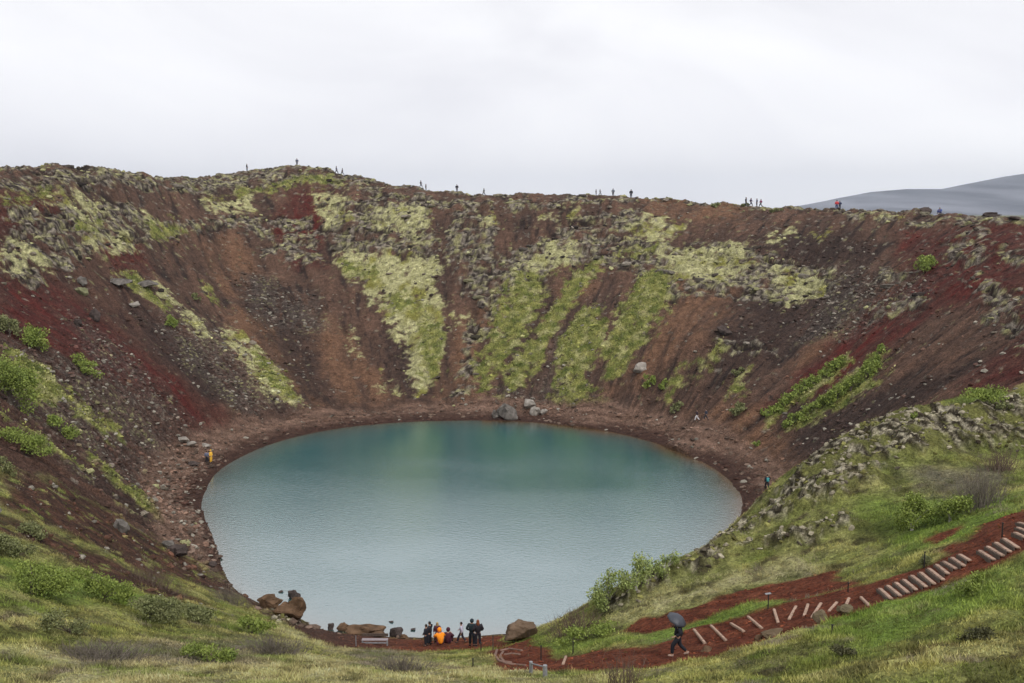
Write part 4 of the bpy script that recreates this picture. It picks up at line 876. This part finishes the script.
def person_meshes(p, detail):
    J = pose_joints(p); out = {}
    names = ['pelvis','waist','chest','neck','headb','head','crown']; E = [(i, i+1) for i in range(6)]
    for s in 'LR':
        a = len(names); names += ['sh'+s,'el'+s,'wr'+s]; E += [(2, a), (a, a+1), (a+1, a+2)]; b_ = len(names); names += ['hip'+s,'kn'+s,'an'+s,'toe'+s]; E += [(0, b_), (b_, b_+1), (b_+1, b_+2), (b_+2, b_+3)]
    V_ = [J[n] for n in names]; R = [RB[n] for n in names]
    V_.append(J['head']+[.10, 0, -.005]); R.append(.018); E.append((names.index('head'), len(V_)-1))      # nose
    for s, sg in (('L', 1), ('R', -1)):
        w = J['wr'+s]; d = w-J['el'+s]; d /= np.linalg.norm(d); side = np.cross(d, [1, 0, 0]) if abs(d[0]) < .9 else np.cross(d, [0, 1, 0]); side /= np.linalg.norm(side); curl = np.cross(d, side); curl *= np.sign(curl@np.array([.3, -sg, .2])+1e-6)
        pi_ = len(V_); V_.append(w+d*.06); R.append((.040, .020)); E.append((names.index('wr'+s), pi_))
        if detail:
            for q, (off, ln) in enumerate([(-.033, .065), (-.011, .075), (.011, .072), (.033, .055)]):
                k = len(V_); V_ += [w+d*.10+side*off, w+d*(.10+ln*.55)+side*off*1.1+curl*.012, w+d*(.10+ln*.8)+side*off*1.1+curl*.035]; R += [.0105, .009, .007]; E += [(pi_, k), (k, k+1), (k+1, k+2)]
            k = len(V_); V_ += [w+d*.055+side*(-.05)+curl*.01, w+d*.09-side*.062+curl*.025]; R += [.012, .009]; E += [(pi_, k), (k, k+1)]
        else:
            k = len(V_); V_.append(w+d*.15+curl*.015); R.append((.032, .014)); E.append((pi_, k))
    out['body'] = skin_mesh('person', V_, E, R, 1)
    def dress(nm, parts, edges, rads, lv=1): return skin_mesh(nm, [J[q] if isinstance(q, str) else q for q in parts], edges, rads, lv)
    def lerp(a, b_, t_): return J[a]*(1-t_)+J[b_]*t_
    hem = lerp('pelvis', 'waist', -.55)
    out['jacket'] = dress('jacket', ['chest','waist',hem,lerp('chest','neck',.8),'shL','elL',lerp('elL','wrL',.92),'shR','elR',lerp('elR','wrR',.92)], [(0,1),(1,2),(0,3),(0,4),(4,5),(5,6),(0,7),(7,8),(8,9)], [(.15,.205),(.145,.19),(.155,.21),(.075,.085),.098,.08,.062,.098,.08,.062])
    out['trousers'] = dress('trousers', ['pelvis',lerp('pelvis','waist',.4),'hipL','knL',lerp('knL','anL',.9),'hipR','knR',lerp('knR','anR',.9)], [(0,1),(0,2),(2,3),(3,4),(0,5),(5,6),(6,7)], [(.135,.175),(.12,.16),.12,.09,.074,.12,.09,.074])
    out['shorts'] = dress('shorts', ['pelvis',lerp('pelvis','waist',.4),'hipL',lerp('hipL','knL',.92),'hipR',lerp('hipR','knR',.92)], [(0,1),(0,2),(2,3),(0,4),(4,5)], [(.12,.16),(.11,.15),.105,.085,.105,.085])
    for s in 'LR':
        a, t_ = J['an'+s], J['toe'+s]; heel = a+(a-t_)*.25; heel[2] = a[2]-.03; out['shoe'+s] = skin_mesh('shoe', [a-[0, 0, .02], heel, t_], [(0, 1), (0, 2)], [.055, .045, .046], 1)
    h = J['head']; f = J['head']-J['headb']; v0, f0 = ico(1); m = v0*np.array([.103, .088, .118])+h+[-.014, 0, .022]
    keep = [t3 for t3 in f0 if not ((v0[t3][:, 0].mean() > .35) and (v0[t3][:, 2].mean() < .42)) and v0[t3][:, 2].mean() > -.75]
    out['hair'] = mk_mesh('hair', m, np.array(keep), None, True)
    m = MB(); v1 = v0.copy(); v1[:, 2] *= 1.0
    lv = v0*np.array([.105, .105, .17])+h+[-.045, 0, -.12]; out['long_hair'] = mk_mesh('hair', np.concatenate([m_ for m_ in (out_v(keep, v0, h), lv)]), [np.array(keep), f0+len(v0)], None, True)
    hd = v0*np.array([.125, .115, .14])+h+[-.018, 0, .012]; out['hood'] = mk_mesh('hood', hd, np.array(keep), None, True)
    for s in (1, -1):
        out['eye%d' % s] = mk_mesh('eye', v0*.011+h+[.084, .032*s, .012], f0, None, True); out['ear%d' % s] = mk_mesh('ear', v0*[.02, .012, .032]+h+[-.005, .082*s, -.005], f0, None, True)
    out['mouth'] = mk_mesh('mouth', v0*[.006, .024, .006]+h+[.083, 0, -.045], f0, None, True)
    return out, J
def out_v(keep, v0, h): return v0*np.array([.103, .088, .118])+h+[-.014, 0, .022]
_pm = {}; _mats = {}
def cm(c, rough=.8):
    if c not in _mats: _mats[c] = mat('cloth', c, rough, .25, .12, 12.0)
    return _mats[c]
SKIN = cm((.45, .27, .19), .6); LIP = cm((.30, .12, .10)); EYE = cm((.02, .02, .02), .3)
def person(loc, face, label, pose='stand', jacket=(.03,.03,.035), trousers=(.03,.03,.04), hair=(.05,.035,.025), shoes=(.03,.03,.03), scale=1.0, head='hair', legs='trousers', detail=False, group=None, full=True):
    key = (pose, detail)
    if key not in _pm: _pm[key] = person_meshes(pose, detail)
    ms, J = _pm[key]
    def inst(nm, mk, m_, parent=None):
        me = ms[mk]; ck = (id(me), m_.name); 
        if ck not in _pm: c_ = me.copy(); c_.materials.clear(); c_.materials.append(m_); _pm[ck] = c_
        return mk_obj(nm, _pm[ck], parent)
    o = inst('person', 'body', SKIN); o.location = loc; o.rotation_euler = (0, 0, face); o.scale = (scale*(1.12 if full else 1.3),)*2+(scale,)
    setp(o, label, 'person', group)
    inst('jacket', 'jacket', cm(jacket), o); inst('trousers' if legs == 'trousers' else 'shorts', legs, cm(trousers), o); inst('shoe', 'shoeL', cm(shoes), o); inst('shoe', 'shoeR', cm(shoes), o)
    inst('hood' if head == 'hood' else 'hair', head, cm(jacket if head == 'hood' else hair), o)
    if full:
        for s in (1, -1): inst('eye', 'eye%d' % s, EYE, o); inst('ear', 'ear%d' % s, SKIN, o)
        inst('mouth', 'mouth', LIP, o)
    return o, J
def rim(px):                                              # the walkable crest under a column of the photograph
    a, _ = raydir(px, 200); Y = np.arange(120, 320, .3); g = ground_z(a*Y, Y); k = int(np.argmax((g-CAM_Z)/Y)); return (a*Y[k], Y[k], float(g[k])-.03)
R90 = math.pi/2
DK = (.022, .024, .032); NV = (.03, .04, .09)
rimp = [(248, 0, 'person in dark clothes alone on the rim left of the summit', DK, 'pockets', 1.05), (298, -R90, 'person standing on the very summit of the left rim', (.10,.12,.17), 'stand', .95),
 (337, 0, 'left one of two people just right of the rim summit', NV, 'walk', 1.05), (343, 3.1, 'right one of two people just right of the rim summit', (.07,.06,.08), 'walk', 1.0),
 (421, .2, 'left one of a close pair on the descending rim', (.05,.04,.05), 'walk', .95), (426, .2, 'right one of a close pair on the descending rim', (.07,.06,.06), 'stand', .95),
 (457, R90, 'person in dark clothes alone on the rim, nearest the close pair', DK, 'stand', .95), (484, 3.1, 'lone person in dark green on the rim further right of the lone dark one', (.03,.05,.035), 'walk', .95),
 (596, 0, 'left one of two small distant people on the middle rim', (.08,.08,.09), 'stand', .8), (600, 0, 'right one of two small distant people on the middle rim', (.22,.22,.23), 'walk', .75),
 (613, R90, 'slim grey-blue clothed person alone on the middle rim', (.16,.19,.24), 'stand', .95), (631, R90, 'person in black alone at the right of the middle rim', DK, 'stand', 1.05),
 (746, 0, 'dark person leftmost of four on the right rim', DK, 'stand', 1.1), (751, 0, 'second from left of four people on the right rim', (.07,.05,.10), 'walk', 1.0),
 (757, 3.1, 'third from left of four people on the right rim, in dark blue', NV, 'stand', 1.0), (761, 3.1, 'rightmost of four people on the right rim, in red and violet', (.25,.05,.12), 'walk', 1.0),
 (837, R90, 'person in a bright red top on the right rim', (.60,.07,.08), 'stand', 1.05), (840, R90, 'person in navy beside the red-topped one on the right rim', NV, 'pockets', .95)]
for px, f_, l_, c_, ps, sc2 in rimp: person(rim(px), f_, l_, ps, c_, (.04,.045,.07) if px != 837 else (.05,.06,.15), scale=sc2, full=False)
person(rim(941), -2.4, 'bluish clothed person sitting among dark lava on the right rim', 'sit', (.05,.09,.30), (.05,.07,.20), scale=1.15, full=False)
# down by the water
p_, _ = person(gp(211, 463), -.3, 'person in a long yellow raincoat at the left end of the lake', 'pockets', (.90,.52,.06), (.85,.48,.05), head='hood', scale=1.08)
person(gp(207, 463), R90, 'dark figure with grey top walking behind the yellow raincoat', 'stand', (.16,.17,.24), DK, scale=1.0)
person(gp(697, 421, 95), 2.9, 'walker in dark top and white trousers on the far right beach', 'walk', (.05,.03,.04), (.80,.78,.80), scale=1.05)
person(gp(706, 420, 95), 3.0, 'walker all in dark blue grey beside the one in white trousers', 'walk', (.05,.06,.09), (.04,.04,.05), scale=1.0)
bp_, Jb = person(gp(767, 490, 95), R90, 'walker in black seen from behind on the right beach', 'walk', DK, DK, scale=1.15)
m = MB(); m.box((0, 0, 0), (.10, .16, .24)); m.box((-.11, 0, -.06), (.035, .12, .11)); bk = m.mesh('backpack', cm((.08,.38,.40)))
bo = mk_obj('backpack', bk); bo.modifiers.new('b', 'BEVEL').width = .03; M4 = bp_.matrix_basis.copy(); bo.location = Vector(bp_.location)+Vector((0, -.26, 1.38)); bo.rotation_euler = (0, 0, R90); setp(bo, 'teal backpack on the back of the right beach walker', 'backpack')
# the group on the near shore
L1 = gp(428, 646)
person(gp(426.5, 646), 2.6, 'person in black, left of the closely standing black-clad pair', 'pockets', DK, DK, scale=.98, detail=True, hair=(.03,.025,.02))
person(gp(430, 645), 2.8, 'slightly taller person in black, right of the black-clad pair', 'phone', (.02,.022,.03), DK, scale=1.08, detail=True, hair=(.02,.02,.02))
person(gp(437.5, 643), -1.6, 'fair haired person standing behind the bright orange jacket', 'stand', (.10,.03,.05), (.10,.03,.05), hair=(.42,.32,.13), head='long_hair', scale=.98, detail=True)
person(gp(440.5, 646), 1.9, 'crouching person in a bright orange jacket', 'sit', (.95,.30,.015), (.12,.03,.04), scale=1.35, detail=True, hair=(.10,.04,.03), head='hood')
person(gp(447.5, 645), 1.4, 'crouching person in dark maroon beside the orange jacket', 'sit', (.07,.018,.03), (.06,.015,.03), scale=1.3, detail=True, head='hood')
person(gp(461.5, 643), 2.9, 'walker with pale lilac top and dark trousers between the groups', 'walk', (.50,.48,.58), (.04,.035,.05), hair=(.03,.02,.02), scale=.98, detail=True)
person(gp(472, 646), 1.4, 'tall hooded person in dark blue-green, left of the pair', 'pockets', (.022,.035,.042), (.02,.025,.035), head='hood', scale=1.14, detail=True)
person(gp(478, 646), 1.8, 'person with long auburn hair and dark coat, right of the hooded one', 'pockets', (.028,.024,.03), (.025,.022,.03), hair=(.20,.065,.03), head='long_hair', scale=1.08, detail=True)
# the umbrella walker
up_ = gp(678, 656); UF = math.pi-.15
uo, UJ = person(up_, UF, 'person in black walking down the red path under an umbrella', 'umbrella', DK, DK, shoes=(.42,.30,.24), scale=1.06, detail=True, head='hair', hair=(.04,.03,.025))
MU = Matrix.Translation(Vector(up_)) @ Matrix.Rotation(UF, 4, 'Z')
hand = MU @ Vector(UJ['wrR']*1.06+np.array([.03, .01, .06]))
ub = empty('umbrella', hand); setp(ub, 'dark grey umbrella tilted back over the walker on the red path', 'umbrella')
T = Euler((math.radians(16), math.radians(24), 0)).to_matrix(); NR = 8; r0 = .50
V_ = [(0, 0, .17)]; Fq = []
for k in range(1, 7):
    q = k/6
    for a in range(NR*4):
        an_ = a*2*math.pi/(NR*4); sc3 = 1-.07*q*abs(math.sin(an_*NR/2)); V_.append((math.cos(an_)*r0*q*sc3, math.sin(an_)*r0*q*sc3, .17-.25*q**2.1))
n_ = NR*4
tri = [(0, 1+a, 1+(a+1) % n_) for a in range(n_)]; qd = [(1+(k-1)*n_+a, 1+k*n_+a, 1+k*n_+(a+1) % n_, 1+(k-1)*n_+(a+1) % n_) for k in range(1, 6) for a in range(n_)]
V_ = np.array(V_); top = np.array(T @ Vector((0, 0, .42))); Tn = np.array(T)
cnp = mk_obj('canopy', mk_mesh('canopy', V_@Tn.T+top, [np.array(tri), np.array(qd)], mat('umbrella_cloth', (.055,.06,.075), .5, .4, .1, 5.0), True), ub); sd_ = cnp.modifiers.new('t', 'SOLIDIFY'); sd_.thickness = .004
m = MB(); m.tube((0, 0, -.10), tuple(Tn@np.array([0, 0, .62])), .008, .006, 8); m.build('shaft', cm((.30,.30,.32), .3), ub); m = MB(); m.tube(tuple(Tn@np.array([0, 0, -.16])), tuple(Tn@np.array([0, 0, .0])), .017, .015, 8); m.build('handle', cm((.03,.025,.02), .4), ub)
for k in range(NR):
    an_ = k*2*math.pi/NR; m = MB(); pr = None
    for q in np.linspace(.02, 1, 6):
        c_ = Tn@np.array([math.cos(an_)*r0*q, math.sin(an_)*r0*q, .165-.25*q**2.1])+top
        if pr is not None: m.tube(pr, c_, .004, .004, 4, False)
        pr = c_
    m.build('rib', cm((.30,.30,.32), .3), ub)
